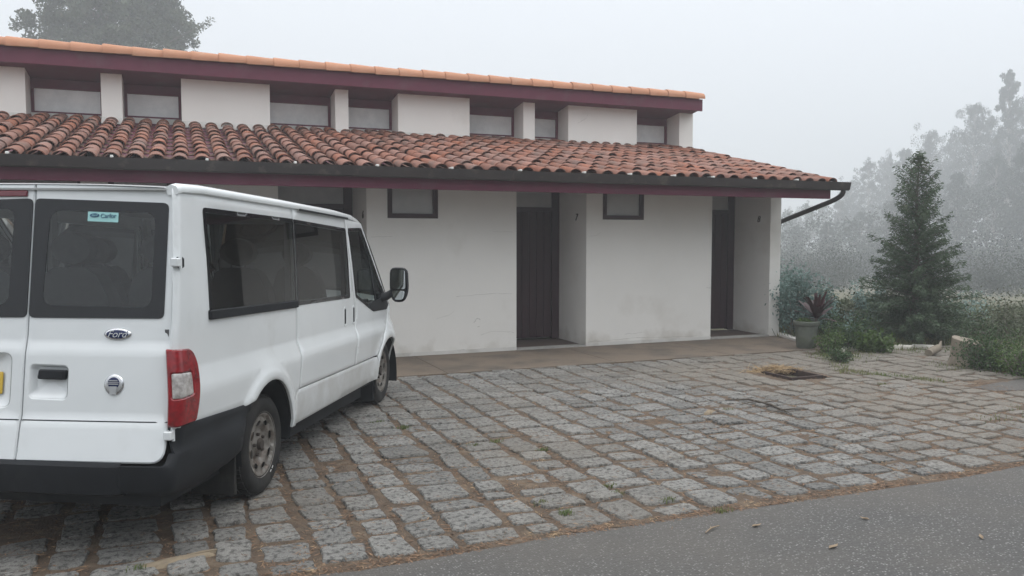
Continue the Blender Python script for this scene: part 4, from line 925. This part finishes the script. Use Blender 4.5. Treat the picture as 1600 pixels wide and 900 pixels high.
# ------------------------------------------------------------------ plants
def leaves(C, L, W, droop=0., out=None, outw=0.):
    n = len(C); a = rng.normal(size=(n, 3)); a[:, 2] -= droop
    if out is not None: a += out*outw
    a = unit(a); b = unit(np.cross(a, rng.normal(size=(n, 3)))); L = L*rng.uniform(.6, 1.3, (n, 1)); W = W*rng.uniform(.7, 1.3, (n, 1))
    return np.stack([C-a*L/2, C+b*W/2+a*L*.05, C+a*L/2, C-b*W/2+a*L*.05], 1)
def ball(c, r, n, shell=.5, flat=1.):
    d = unit(rng.normal(size=(n, 3))); k = (shell+(1-shell)*rng.random((n, 1)))**.6; p = d*k*r; p[:, 2] *= flat; return np.asarray(c)+p
def limb(mb, a, b, r0, r1, n=6, seg=5, wob=.06):
    a, b = Vector(a), Vector(b); L = (b-a).length; pts = []
    for k in range(seg+1):
        t = k/seg; p = a.lerp(b, t); p.z += .12*L*math.sin(t*PI)*.4
        if 0 < k < seg: p += Vector((random.gauss(0, wob*L/3), random.gauss(0, wob*L/3), random.gauss(0, wob*L/4)))
        pts.append(p)
    mb.tube(pts, [r0+(r1-r0)*k/seg for k in range(seg+1)], n); return pts
def gum(h, wd, seed, n_cl=16, leaf=.26, per=170):
    random.seed(seed); global rng; rng = np.random.default_rng(seed); tr = MB(); Q = []
    lean = Vector((random.uniform(-.03, .03)*h, random.uniform(-.03, .03)*h, h*.97)); pts = [Vector((0, 0, 0)).lerp(lean, k/8)+Vector((random.gauss(0, .05), random.gauss(0, .05), 0))*(k > 0) for k in range(9)]
    tr.tube(pts, [.18*h/12*(1-.88*k/8) for k in range(9)], 7)
    for i in range(n_cl):
        t = .34+.66*(i+.5)/n_cl; base = Vector((0, 0, 0)).lerp(lean, max(.2, t-.10)); prof = wd*(.35+.75*math.sin(min(1, (1.03-t)/.62)*PI*.62)) if t > .5 else wd*.85
        a = i*2.4+random.uniform(-.5, .5); rr = prof*random.uniform(.25, .95)*(0.35 if t > .93 else 1)
        c = Vector((math.cos(a)*rr, math.sin(a)*rr, 0))+Vector((0, 0, 0)).lerp(lean, min(1, t)); limb(tr, base, c, .035*h/12*1.5, .012, 4, 4)
        cr = wd*random.uniform(.28, .48)*(1.05-.35*t)
        for _ in range(4):
            cc = Vector(c)+Vector((random.gauss(0, cr*.7), random.gauss(0, cr*.7), random.gauss(0, cr*.5))); r2 = cr*random.uniform(.45, .8)
            Q.append(leaves(ball(cc, r2, per//4, .2, 1.0), leaf, leaf*.38, .9))
    return tr, np.concatenate(Q)
def make_far_wood():
    variants = []
    for i, (h, wd, nc) in enumerate(((25, 2.3, 46), (24, 4.2, 56), (22, 4.6, 56), (25, 3.6, 56), (22, 4.4, 52))):
        tr, Q = gum(h, wd, 100+i, nc, .36, 300); variants.append((h, tr, Q))
    spec = [(1572, 181, 147, 0), (1512, 192, 190, 1), (1538, 211, 208, 3), (1450, 205, 225, 2), (1480, 223, 232, 4), (1407, 200, 247, 1), (1385, 230, 256, 4), (1355, 211, 262, 3), (1327, 216, 290, 2), (1308, 192, 316, 4), (1283, 223, 320, 1), (1255, 200, 322, 2), (1230, 230, 330, 4), (1205, 211, 335, 1),
            (1602, 205, 178, 2), (1645, 181, 160, 3), (1690, 200, 190, 1), (1740, 186, 170, 4), (1800, 200, 200, 2), (1870, 181, 180, 3), (1950, 192, 200, 1),
            (1240, 138, 352, 3), (1292, 130, 348, 1), (1345, 145, 335, 2), (1395, 133, 318, 4), (1432, 150, 292, 3), (1490, 138, 282, 1), (1548, 145, 262, 2), (1592, 133, 250, 4), (1650, 127, 250, 1), (1720, 138, 260, 2), (1820, 133, 260, 3)]
    lab = {0: 'tallest misty eucalyptus with a narrow plume crown at the right', 1: 'round-headed misty eucalyptus just left of the tallest one', 3: 'misty eucalyptus directly above the dark conifer'}
    base = []
    for k, (h, tr, Q) in enumerate(variants):
        base.append((h, None))
    made = {}
    for i, (u, D, yt, k) in enumerate(spec):
        p = at(u, D); gz = ground_h(p.x, p.y); H = (373-yt)/FPX*D+CAMH-gz; h = variants[k][0]; s = H/h; sw_ = (.20+.62*s)*random.uniform(.9, 1.1)
        t = empty('eucalyptus_tree', (p.x, p.y, gz), random.uniform(0, 6), label=lab.get(i, 'grey misty eucalyptus in the foggy wood beyond the conifer'), cat='tree', group='misty eucalyptus trees in the wood'); t.scale = (sw_, sw_, s)
        if k not in made:
            a = variants[k][1].build('trunk', 'pale_bark', t, smooth=True); b = quads_obj('crown', variants[k][2], 'leaf_gum', t); made[k] = (a.data, b.data)
        else:
            share('trunk', made[k][0], t); share('crown', made[k][1], t)
    # closed mass of the wood behind the single trees
    global rng; rng = np.random.default_rng(77); Q = []
    for u in range(1120, 2300, 18):
        D = 215+rng.uniform(-4, 6); yt = np.interp(u, [1120, 1300, 1400, 1500, 1570, 1700, 2300], [352, 345, 300, 270, 250, 250, 260])+rng.uniform(-6, 14)
        p = at(u, D); gz = ground_h(p.x, p.y); H = (373-yt)/FPX*D+CAMH-gz
        for z in np.arange(1.5, H, 2.6): Q.append(leaves(ball((p.x+rng.normal()*1.8, p.y+rng.normal()*1.8, gz+z), rng.uniform(1.8, 2.8), 75, .2, 1.1), .8, .36, .6))
    for u in range(1160, 2300, 11):
        D = 128+rng.uniform(-8, 12); yt = np.interp(u, [1120, 1400, 1500, 1600, 2300], [352, 338, 318, 305, 300])+rng.uniform(-8, 14)
        p = at(u, D); gz = ground_h(p.x, p.y); H = (373-yt)/FPX*D+CAMH-gz
        for z in np.arange(.8, H, 1.5): Q.append(leaves(ball((p.x+rng.normal()*1.2, p.y+rng.normal()*1.5, gz+z), rng.uniform(1.1, 1.7), 70, .1, 1.1), .42, .22, .6))
    tag(quads_obj('far_wood', np.concatenate(Q), 'leaf_gum'), label='dense grey wood fading into the fog behind the eucalyptus trees', cat='wood', kind='stuff')
    # understorey at the foot of the wood
    Q = []
    for u in np.arange(1180, 2300, 3.6):
        D = rng.uniform(60, 150); p = at(u, D); gz = ground_h(p.x, p.y); r = (.7+1.5*rng.random()**2)*(.55+D/75)
        Q.append(leaves(ball((p.x, p.y, gz+r*.6), r, 800, .0, .85), .05+.0019*D, .03+.001*D, .2))
    tag(quads_obj('understorey', np.concatenate(Q), 'leaf_gum'), label='low foggy brush at the foot of the eucalyptus wood', cat='brush', kind='stuff')
make_far_wood()

def make_left_tree():
    global rng; rng = np.random.default_rng(5); random.seed(5)
    D = 76.0; K = D/55; p = at(186, D); t = empty('broadleaf_tree', (p.x, p.y, -.6), label='big hazy broadleaf tree rising behind the left end of the roof', cat='tree')
    tr = MB(); Q = []; s = D/FPX; z0 = CAMH+.6
    zz = lambda row: z0+(373-row)*s
    tr.tube([(0, 0, 0), (.2, 0, 8), (-.2, .1, 15), (.1, 0, 22), (0, 0, 25)], [.6, .5, .42, .28, .06], 10)
    R = lambda row: np.interp(row, [-100, -80, -50, -20, 0, 40, 75, 120, 150], [5, 40, 68, 84, 95, 118, 132, 118, 60])*s
    for _ in range(290):
        row = rng.uniform(-95, 130); rad = .84*R(row)*(1+.10*math.sin(row*.07)); a = rng.uniform(0, 2*PI); rr = rad*math.sqrt(rng.uniform(.08, 1))-.3; rr = max(0, rr); c = (rr*math.cos(a), rr*math.sin(a), zz(row)); cr = rng.uniform(.55, .95)*K
        if rng.random() < .5: limb(tr, (0, 0, max(4, c[2]-3.2)), c, .09, .02, 5, 4)
        for _ in range(4):
            cc = np.array(c)+rng.normal(size=3)*cr*.5; Q.append(leaves(ball(cc, cr*.62, 120, .0, .85), .33, .16, .3))
    sp = lambda du, row: (du*s*.926, -du*s*.378, zz(row))
    for k in range(5): Q.append(leaves(ball(sp(122+4*k, 84-3*k), .38, 22, .1), .26, .12))
    limb(tr, sp(70, 110), sp(138, 74), .05, .012, 4, 5)
    tr.build('trunk', 'bark', t, smooth=True); quads_obj('crown', np.concatenate(Q), 'leaf_tree', t)
make_left_tree()

def make_conifer():
    global rng; rng = np.random.default_rng(15); random.seed(15)
    p = at(1430, 14.4); gz = ground_h(p.x, p.y); H = 121/FPX*14.4+CAMH-gz
    t = empty('conifer_tree', (p.x, p.y, gz), label='dark green conifer of ragged conical shape beside the forecourt', cat='tree')
    tr = MB(); tr.tube([(0, 0, 0), (.015, 0, H*.4), (-.01, .01, H*.75), (0, 0, H)], [.055, .042, .022, .006], 8); Q = []
    nb = 290
    for i in range(nb):
        tt = (i+.5)/nb; tt = tt**1.3; z = .16+(H-.20)*tt; a = i*2.399+rng.uniform(-.4, .4)
        L = (.79*(1-tt)**.66+.03)*(1+.16*math.sin(a*2+z*3.1)+.10*math.sin(a*5-z*7))*rng.uniform(.5, 1.08)*min(1, (1.02-tt)/.16)**.6
        if rng.random() < .14: L *= 1.2
        d = np.array([math.cos(a), math.sin(a), 0]); up = .30+.65*tt+rng.uniform(-.12, .15)
        n = max(4, int(L/.03)); pts = [np.array([0, 0, z])+d*L*s+np.array([0, 0, L*(up*s-.42*s*s*(1-tt)+.10*s**3)]) for s in np.linspace(.0, 1, n)]
        tr.tube([tuple(pts[0]), tuple(pts[n//2]), tuple(pts[-1])], [.009*(1-tt)+.004, .006, .002], 3, False)
        side = np.array([-d[1], d[0], 0])
        for j in range(n//5, n):
            s = j/(n-1); k = max(3, int(10-7*tt))
            w_ = .13*L*(1.2-s)+.022
            for sg in (-1, 1):
                q = pts[j]+side*sg*w_*rng.uniform(.1, 1, (k, 1))+d*rng.uniform(0, .05, (k, 1))+np.array([0, 0, 1])*rng.normal(-.012, .03, (k, 1))
                dirv = unit(d+side*sg*.8+np.array([0, 0, rng.uniform(-.35, .15)])); Q.append(leaves(q, .060, .016, .1, np.repeat(dirv[None], k, 0), 2.2))
    tr.build('trunk', 'bark', t, smooth=True); quads_obj('crown', np.concatenate(Q), 'leaf_conifer', t)
make_conifer()

def shrub(name, label, cat, u, D, h, wd, m, leaf, n, seed, stems=9, group=None, droop=0, dy=0, twig='bark', gap=.25):
    global rng; rng = np.random.default_rng(seed); random.seed(seed)
    p = at(u, D); gz = ground_h(p.x, p.y)+dy; t = empty(name, (p.x, p.y, gz), label=label, cat=cat)
    if group: t['group'] = group
    st = MB(); Q = []
    for i in range(stems):
        a = rng.uniform(0, 2*PI); rr = wd*.5*math.sqrt(rng.uniform(0, 1)); tip = (rr*math.cos(a), rr*math.sin(a), h*rng.uniform(.5, 1)*(1-.35*(rr/(wd*.5))**2)); base = (tip[0]*.25, tip[1]*.25, 0)
        pts = limb(st, base, tip, .008+h*.006, .002, 4, 6, .1); k = n//stems
        P = np.array([list(q) for q in pts]); s = rng.uniform(gap, 1, k)*(len(P)-1); i0 = np.minimum(s.astype(int), len(P)-2); f = (s-i0)[:, None]; C = P[i0]*(1-f)+P[i0+1]*f+rng.normal(size=(k, 3))*wd*.085
        C[:, 2] = np.abs(C[:, 2]); Q.append(leaves(C, leaf, leaf*.55, droop))
    st.build('stem', twig, t); quads_obj('foliage', np.concatenate(Q), m, t); return t
shrub('gum_sapling', 'blue-green eucalyptus sapling bush between the white end wall and the pot', 'shrub', 1252, 14.6, 1.42, 1.15, 'leaf_blue', .055, 5200, 21, 16)
shrub('gum_sapling', 'blue-green sapling bush hidden partly by the white end wall', 'shrub', 1215, 15.6, 1.4, 1.3, 'leaf_blue', .055, 3600, 22, 12)
shrub('gum_sapling', 'pale silvery sapling at the left flank of the dark conifer', 'shrub', 1357, 15.6, 1.30, .75, 'leaf_blue', .052, 2200, 23, 9)
shrub('leafy_bush', 'dull green bush behind the purple potted plant', 'shrub', 1290, 15.2, .95, 1.1, 'leaf_dull', .06, 2200, 24, 12)
shrub('leafy_bush', 'low green bush left of the row of pale edging stones', 'shrub', 1322, 13.2, .62, .9, 'leaf_green', .05, 2200, 25, 14)
shrub('leafy_bush', 'bright green leafy plant at the foot of the conifer', 'shrub', 1366, 12.9, .42, .62, 'leaf_bright', .065, 1300, 26, 12)
shrub('leafy_bush', 'small blue-green bush beside the bright leafy plant', 'shrub', 1338, 13.9, .55, .55, 'leaf_blue', .055, 900, 27, 8)
shrub('leafy_bush', 'dark low bush right of the conifer and behind the stump', 'shrub', 1482, 15.4, .75, 1.1, 'leaf_green', .05, 1900, 28, 14)
shrub('leafy_bush', 'pale bluish bush in the haze behind the dark low bush', 'shrub', 1500, 19, 1.0, 1.5, 'leaf_blue', .07, 1300, 29, 12)
shrub('broom_bush', 'dense fine-leaved green mound of broom beside the stump', 'shrub', 1553, 11.9, .62, .95, 'leaf_green', .035, 5200, 30, 40, gap=.05)
shrub('broom_bush', 'fine-leaved broom bush cut by the right edge of the photo', 'shrub', 1612, 11.5, .66, .95, 'leaf_bright', .035, 4600, 31, 36, gap=.05)
shrub('broom_bush', 'taller hazy broom bush behind the two green mounds', 'shrub', 1575, 15.5, .85, 1.6, 'leaf_dull', .05, 3200, 32, 22, gap=.1)
shrub('broom_bush', 'hazy scrub bush beyond the broom at the right edge', 'shrub', 1640, 17, .9, 1.8, 'leaf_dull', .05, 2600, 33, 20, gap=.1)
shrub('weed_plant', 'leafy weeds sprouting at the right foot of the pot', 'weed', 1297, 12.4, .46, .5, 'leaf_bright', .04, 1100, 34, 16, dy=.05)
shrub('weed_plant', 'second clump of leafy weeds nearer the camera than the pot', 'weed', 1318, 11.6, .24, .42, 'leaf_green', .035, 700, 35, 12, dy=.05)

def blades(name, pts, h, w_, m, **kw):
    n = len(pts); C = np.asarray(pts, float); a = rng.uniform(0, 2*PI, n); d = np.stack([np.cos(a), np.sin(a), np.zeros(n)], 1); H = h*rng.uniform(.45, 1.25, (n, 1)); lean = rng.normal(0, .35, (n, 3)); lean[:, 2] = 1
    tip = C+unit(lean)*H; W = w_*rng.uniform(.6, 1.3, (n, 1)); mid = (C+tip)/2+lean*[.0, .0, .02]
    Q = np.concatenate([np.stack([C-d*W, C+d*W, mid+d*W*.7, mid-d*W*.7], 1), np.stack([mid-d*W*.7, mid+d*W*.7, tip+d*W*.1, tip-d*W*.1], 1)])
    return tag(quads_obj(name, Q, m), **kw)
def make_grass():
    global rng; rng = np.random.default_rng(50); P = []
    while len(P) < 26000:
        u = rng.uniform(1215, 1780); D = rng.uniform(11.6, 34)
        if rng.random() > (13/D)**1.2: continue
        p = at(u, D)
        if p.x < 9.7 and p.y > 10.9: continue
        if p.y < 9.0 and p.x < 11.2: continue
        if p.x < 9.6 and p.y < 10.9 and p.y > 9: 
            if p.x < 9.25: continue
        P.append((p.x, p.y, ground_h(p.x, p.y)-.01))
    blades('rough_grass', P, .20, .006, 'grass', label='rough foggy grass and weeds beyond the forecourt', cat='grass', kind='stuff')
    P2 = [q for q in P[::3] if math.hypot(q[0], q[1]) > 14]; blades('tall_grass', P2, .40, .009, 'leaf_dull', label='taller seeding grass fading into the fog', cat='grass', kind='stuff')
    P = []
    for _ in range(2600):       # weeds along the broken edge of the paving
        t = rng.random(); k = rng.integers(0, 5)
        a, b, s = [((8.75, 9.35), (7.55, 7.6), .07), ((7.6, 7.7), (8.1, 6.7), .05), ((8.9, 8.95), (11.2, 8.6), .16), ((9.1, 7.6), (9.9, 6.7), .15), ((8.3, 8.5), (8.75, 8.95), .2)][k]
        P.append((a[0]+(b[0]-a[0])*t+rng.normal()*s, a[1]+(b[1]-a[1])*t+rng.normal()*s, -.02))
    blades('edge_weeds', P, .055, .004, 'grass', label='short weeds along the broken right edge of the cobbles', cat='weeds', kind='stuff')
    tl = [(742, 696), (776, 690), (851, 702), (845, 785), (885, 802), (963, 771), (951, 760), (1044, 781), (1127, 798), (1556, 654), (1589, 639), (1490, 577), (1573, 575), (590, 660), (630, 668), (1140, 640), (1380, 600), (215, 888)]
    for i, (u, v) in enumerate(tl):
        d = FW+RT*(u-800)/FPX-UP*(v-450)/FPX; s = -CAMH/d[2]; x, y = d[0]*s, d[1]*s; n = int(rng.integers(30, 60)); r = .022 if u < 1400 else .10
        c = rng.normal(size=(n, 3))*[r*1.3, r*.8, 0]+[0, 0, -.02]
        o = blades('grass_tuft', c, .036, .0028, 'grass', label='tiny green grass tuft growing in a joint between cobbles', cat='weed', group='grass tufts in the cobble joints'); o.location = (x, y, 0)
make_grass()

# ------------------------------------------------------------------ small things
def gpt(u, v, z=0):
    d = FW+RT*(u-800)/FPX-UP*(v-450)/FPX; s = (z-CAMH)/d[2]; return d[0]*s, d[1]*s
def make_pot():
    global rng; rng = np.random.default_rng(61); random.seed(61)
    x, y = 8.72, 9.60; t = empty('plant_pot', (x, y, .0), label='grey mossy concrete flower pot at the end of the terrace', cat='plant pot')
    MB().lathe([(.0005, 0), (.125, 0), (.135, .012), (.155, .18), (.168, .33), (.185, .345), (.192, .36), (.192, .40), (.183, .41), (.168, .408), (.160, .38), (.158, .33)], 28).build('pot', 'concrete', t, smooth=True, crease=40)
    MB().lathe([(.0005, .365), (.06, .37), (.12, .36), (.160, .352)], 16).build('earth', 'soil', t, smooth=True)
    g = empty('green_pot_plant', (x-.07, y-.03, .37), label='small yellow-green plant in the left of the pot', cat='plant')
    C = ball((0, 0, .03), .11, 260, .1, .5); quads_obj('foliage', leaves(C, .07, .018, -.5), 'leaf_bright', g)
    p = empty('purple_plant', (x+.16, y-.02, .36), label='dark purple spiky-leaved plant in the right of the pot', cat='plant')
    MB().tube([(0, 0, 0), (.01, 0, .06), (.02, .01, .12)], [.022, .02, .014], 7).build('stem', 'bark', p)
    for i in range(30):
        a = i*2.4; el = math.radians(random.choice((78, 66, 55, 42, 25, 5))+random.uniform(-8, 8)); L = random.uniform(.36, .52)*(1 if el > .5 else .75); wv = random.uniform(.022, .032)
        d = Vector((math.cos(a)*math.cos(el), math.sin(a)*math.cos(el), math.sin(el))); s = Vector((-math.sin(a), math.cos(a), 0)); n = d.cross(s); V = []; F = []; b = Vector((.02, .01, .05+.08*random.random()))
        for k in range(6):
            q = k/5; ww = wv*(.45+1.1*math.sin(min(1, q*1.1+.12)*PI*.86)); c = b+d*L*q-Vector((0, 0, 1))*L*.18*q*q
            V += [c-s*ww+n*.004, c-n*.004*0-n*.006, c+s*ww+n*.004]
            if k: F += [(3*k-3, 3*k-2, 3*k+1, 3*k), (3*k-2, 3*k-1, 3*k+2, 3*k+1)]
        mesh_obj('leaf', V, F, 'leaf_purple', p, True)
make_pot()
def make_pit():
    x0, x1, y0, y1 = 6.63, 7.11, 7.52, 8.06; global rng; rng = np.random.default_rng(63)
    t = empty('drain_pit', ((x0+x1)/2, (y0+y1)/2, 0), label='open rusty drain pit sunk in the cobbles with straw heaped behind', cat='drain')
    cx, cy = t.location.x, t.location.y; f = lambda v: (v[0]-cx, v[1]-cy, v[2])
    m = MB(); m.box(x0, x1, y0, y0+.03, -.13, .012, .004); m.box(x0, x1, y1-.03, y1, -.13, .012, .004); m.box(x0, x0+.03, y0+.03, y1-.03, -.13, .010); m.box(x1-.03, x1, y0+.03, y1-.03, -.13, .010); m.build('frame', 'dark_iron', t, f=f)
    MB().box(x0+.03, x1-.03, y0+.03, y1-.03, -.2, -.11).build('pit_floor', 'dark_iron', t, f=f)
    n = 650; C = np.stack([rng.normal(6.86, .16, n), rng.normal(8.11, .07, n), rng.uniform(-.03, .05, n)], 1); C[:, 2] *= np.exp(-((C[:, 0]-6.86)/.25)**2)
    a = rng.uniform(0, 2*PI, n); d = np.stack([np.cos(a), np.sin(a)*.6, rng.normal(0, .25, n)], 1); L = rng.uniform(.03, .11, (n, 1)); b = unit(np.cross(d, rng.normal(size=(n, 3))))*.0022
    tag(quads_obj('straw_heap', np.stack([C-d*L-b, C-d*L+b, C+d*L+b, C+d*L-b], 1), 'straw'), label='dry straw heaped over the back of the drain pit', cat='straw', kind='stuff')
    for nm, (u, v), r1, r2, lab in (('sand_patch', (290, 872), .20, .055, 'yellowish sand spilled on the cobbles behind the van'), ('sand_patch', (1108, 643), .07, .045, 'small yellow sand patch on the far cobbles')):
        x, y = gpt(u, v); V = [(0, 0, .012)]; n = 40
        for q, z in ((.5, .010), (.85, .004), (1, -.014)):
            for k in range(n):
                a = 2*PI*k/n; w_ = 1+.22*math.sin(3*a+x)+.12*math.sin(7*a)+.08*math.sin(13*a+y); V.append((r1*q*w_*math.cos(a), r2*q*w_*math.sin(a)+.05*math.cos(a)*q, z+random.uniform(-.001, .002)))
        F = [(0, 1+k, 1+(k+1) % n) for k in range(n)]+[(1+r*n+k, 1+(r+1)*n+k, 1+(r+1)*n+(k+1) % n, 1+r*n+(k+1) % n) for r in range(2) for k in range(n)]
        tag(mesh_obj(nm, V, F, 'sand', smooth=True, loc=(x, y, .0)), label=lab, cat='sand')
    tw = MB(); P = [(*gpt(u, v), z) for u, v, z in ((1133, 627, .012), (1170, 627, .02), (1190, 631, .014), (1205, 636, .022), (1222, 643, .016), (1240, 642, .02), (1262, 641, .012))]
    tw.tube(P, [.006, .010, .012, .011, .010, .007, .003], 6)
    for a, b in (((1180, 629), (1155, 635)), ((1205, 636), (1238, 649)), ((1190, 631), (1216, 628)), ((1222, 643), (1200, 648))): tw.tube([(*gpt(*a), .015), (*gpt((a[0]+b[0])/2, (a[1]+b[1])/2+1), .022), (*gpt(*b), .012)], [.007, .005, .002], 5)
    tag(tw.build('fallen_twig', 'stick', smooth=True), label='dark branching twig lying on the far cobbles', cat='twig')
make_pit()
def make_stones():
    random.seed(71)
    for i, (u, v, w_, lab) in enumerate(((1334, 549, .30, 'whitest flat edging stone, leftmost of the row by the grass'), (1310, 551, .2, 'small dull stone left of the whitest edging stone'), (1378, 549, .22, 'pale tilted edging stone right of a grassy gap'), (1396, 546, .2, 'greyer edging stone in the middle of the row'), (1412, 546, .24, 'pale wedge-shaped edging stone right of the greyer one'), (1441, 545, .32, 'long pale edging stone, rightmost of the row'), (1590, 579, .2, 'flat pale stone below the broom mound'))):
        x, y = gpt(u, v, -.03); V, F = sett_mesh(random); o = mesh_obj('edging_stone', V, F, 'pale_stone', smooth=True, loc=(x, y, .035)); o.scale = (w_, .17, .08); o.rotation_euler = (random.uniform(-.2, .1), random.uniform(-.1, .1), -.85+random.uniform(-.2, .2))
        tag(o, label=lab, cat='stone', group='row of pale edging stones')
    # stump
    D = 12.1; p = at(1511, D); gz = ground_h(p.x, p.y); V = []; F = []; n = 28
    rings = ((0, .25), (.06, .22), (.16, .19), (.30, .18), (.385, .185), (.39, .17), (.392, .10), (.395, .002))
    for z, r in rings:
        for k in range(n):
            a = 2*PI*k/n; rr = r*(1+(.07*math.sin(5*a)+.05*math.sin(9*a+1)+.03*math.sin(17*a))*(1 if r > .11 else .2)); V.append((rr*math.cos(a)+z*.10, rr*math.sin(a), z+.05*math.cos(a-2)*(z > .3)*rr/.2))
    F = [(j*n+k, j*n+(k+1) % n, (j+1)*n+(k+1) % n, (j+1)*n+k) for j in range(len(rings)-1) for k in range(n)]
    tag(mesh_obj('tree_stump', V, F, 'stump_wood', smooth=True, loc=(p.x, p.y, gz), crease=50), label='pale cut tree stump beside the broom mound', cat='stump')
    p = at(1462, 12.9); gz = ground_h(p.x, p.y); m = MB(); m.tube([(-.10, 0, .10), (0, .03, .12), (.11, .0, .17)], [.055, .06, .05], 10); m.tube([(.10, .0, .16), (.2, .05, .25)], [.03, .012], 6)
    tag(m.build('log_piece', 'stump_wood', smooth=True, loc=(p.x, p.y, gz), crease=50), label='short pale log lying left of the stump', cat='log')
    # bits on the road
    for k, (u, v, L, a, lab) in enumerate(((1112, 829, .075, .35, 'dry stick on the asphalt near the cobble edge'), (1182, 823, .035, 0, 'small reddish leaf scrap near the dry stick'), (1302, 856, .04, .2, 'pale dry leaf lowest on the asphalt'), (1351, 812, .028, 2.2, 'tiny curled leaf on the asphalt above the pale one'), (1533, 841, .03, .9, 'curled dry leaf at the right on the asphalt'))):
        x, y = gpt(u, v, .004)
        if k == 0: o = MB().tube([(-L, -.01, .01), (0, .004, .014), (L, .0, .011)], [.003, .005, .0025], 6).tube([(0, .004, .013), (.03, .03, .012)], [.003, .0015], 5).build('dry_stick', 'dry_wood', loc=(x, y, .004)); cat = 'stick'
        else:
            V = [(-L, 0, .006), (-L*.4, L*.35, .012), (L*.5, L*.3, .009), (L, 0, .016), (L*.4, -L*.33, .011), (-L*.5, -L*.3, .013), (0, 0, .003)]
            o = mesh_obj('fallen_leaf', V, [(i, (i+1) % 6, 6) for i in range(6)], 'dry_wood', loc=(x, y, .004)); cat = 'leaf'
        o.rotation_euler = (0, 0, a); tag(o, label=lab, cat=cat)
make_stones()
def make_roadside_wood():      # tall trees behind the photographer: they darken the near side and show in the glass
    global rng; rng = np.random.default_rng(91); Q = []; x = -52.0
    while x < 48:
        y = -14+rng.uniform(-2.5, 2); h = rng.uniform(4.6, 6.2)+max(0, min(8, (x-2)*.7))
        for z in np.arange(.6, h, 1.5): Q.append(leaves(ball((x+rng.normal()*.7, y+rng.normal()*.6, z), rng.uniform(1.2, 1.9)*(1.1-.4*z/h), 110, .3, .95), .55, .26, .3))
        x += 1.9
    tag(quads_obj('roadside_wood', np.concatenate(Q), 'leaf_tree'), label='dark bank of trees along the far side of the road', cat='wood', kind='stuff')
make_roadside_wood()
# ------------------------------------------------------------------ haze
hm = bpy.data.materials.new('haze_air'); hm.use_nodes = True; hn = hm.node_tree; hn.nodes.clear()
ho = hn.nodes.new('ShaderNodeOutputMaterial'); pv = hn.nodes.new('ShaderNodeVolumePrincipled'); hn.links.new(pv.outputs[0], ho.inputs['Volume'])
pv.inputs['Color'].default_value = (.80, .828, .855, 1); pv.inputs['Density'].default_value = .0043; pv.inputs['Anisotropy'].default_value = .2
M['haze_air'] = hm
tag(MB().box(-235, 275, -75, 275, -6.5, 46).build('haze', 'haze_air'), kind='stuff', label='pale fog filling the air over the whole scene', cat='fog')
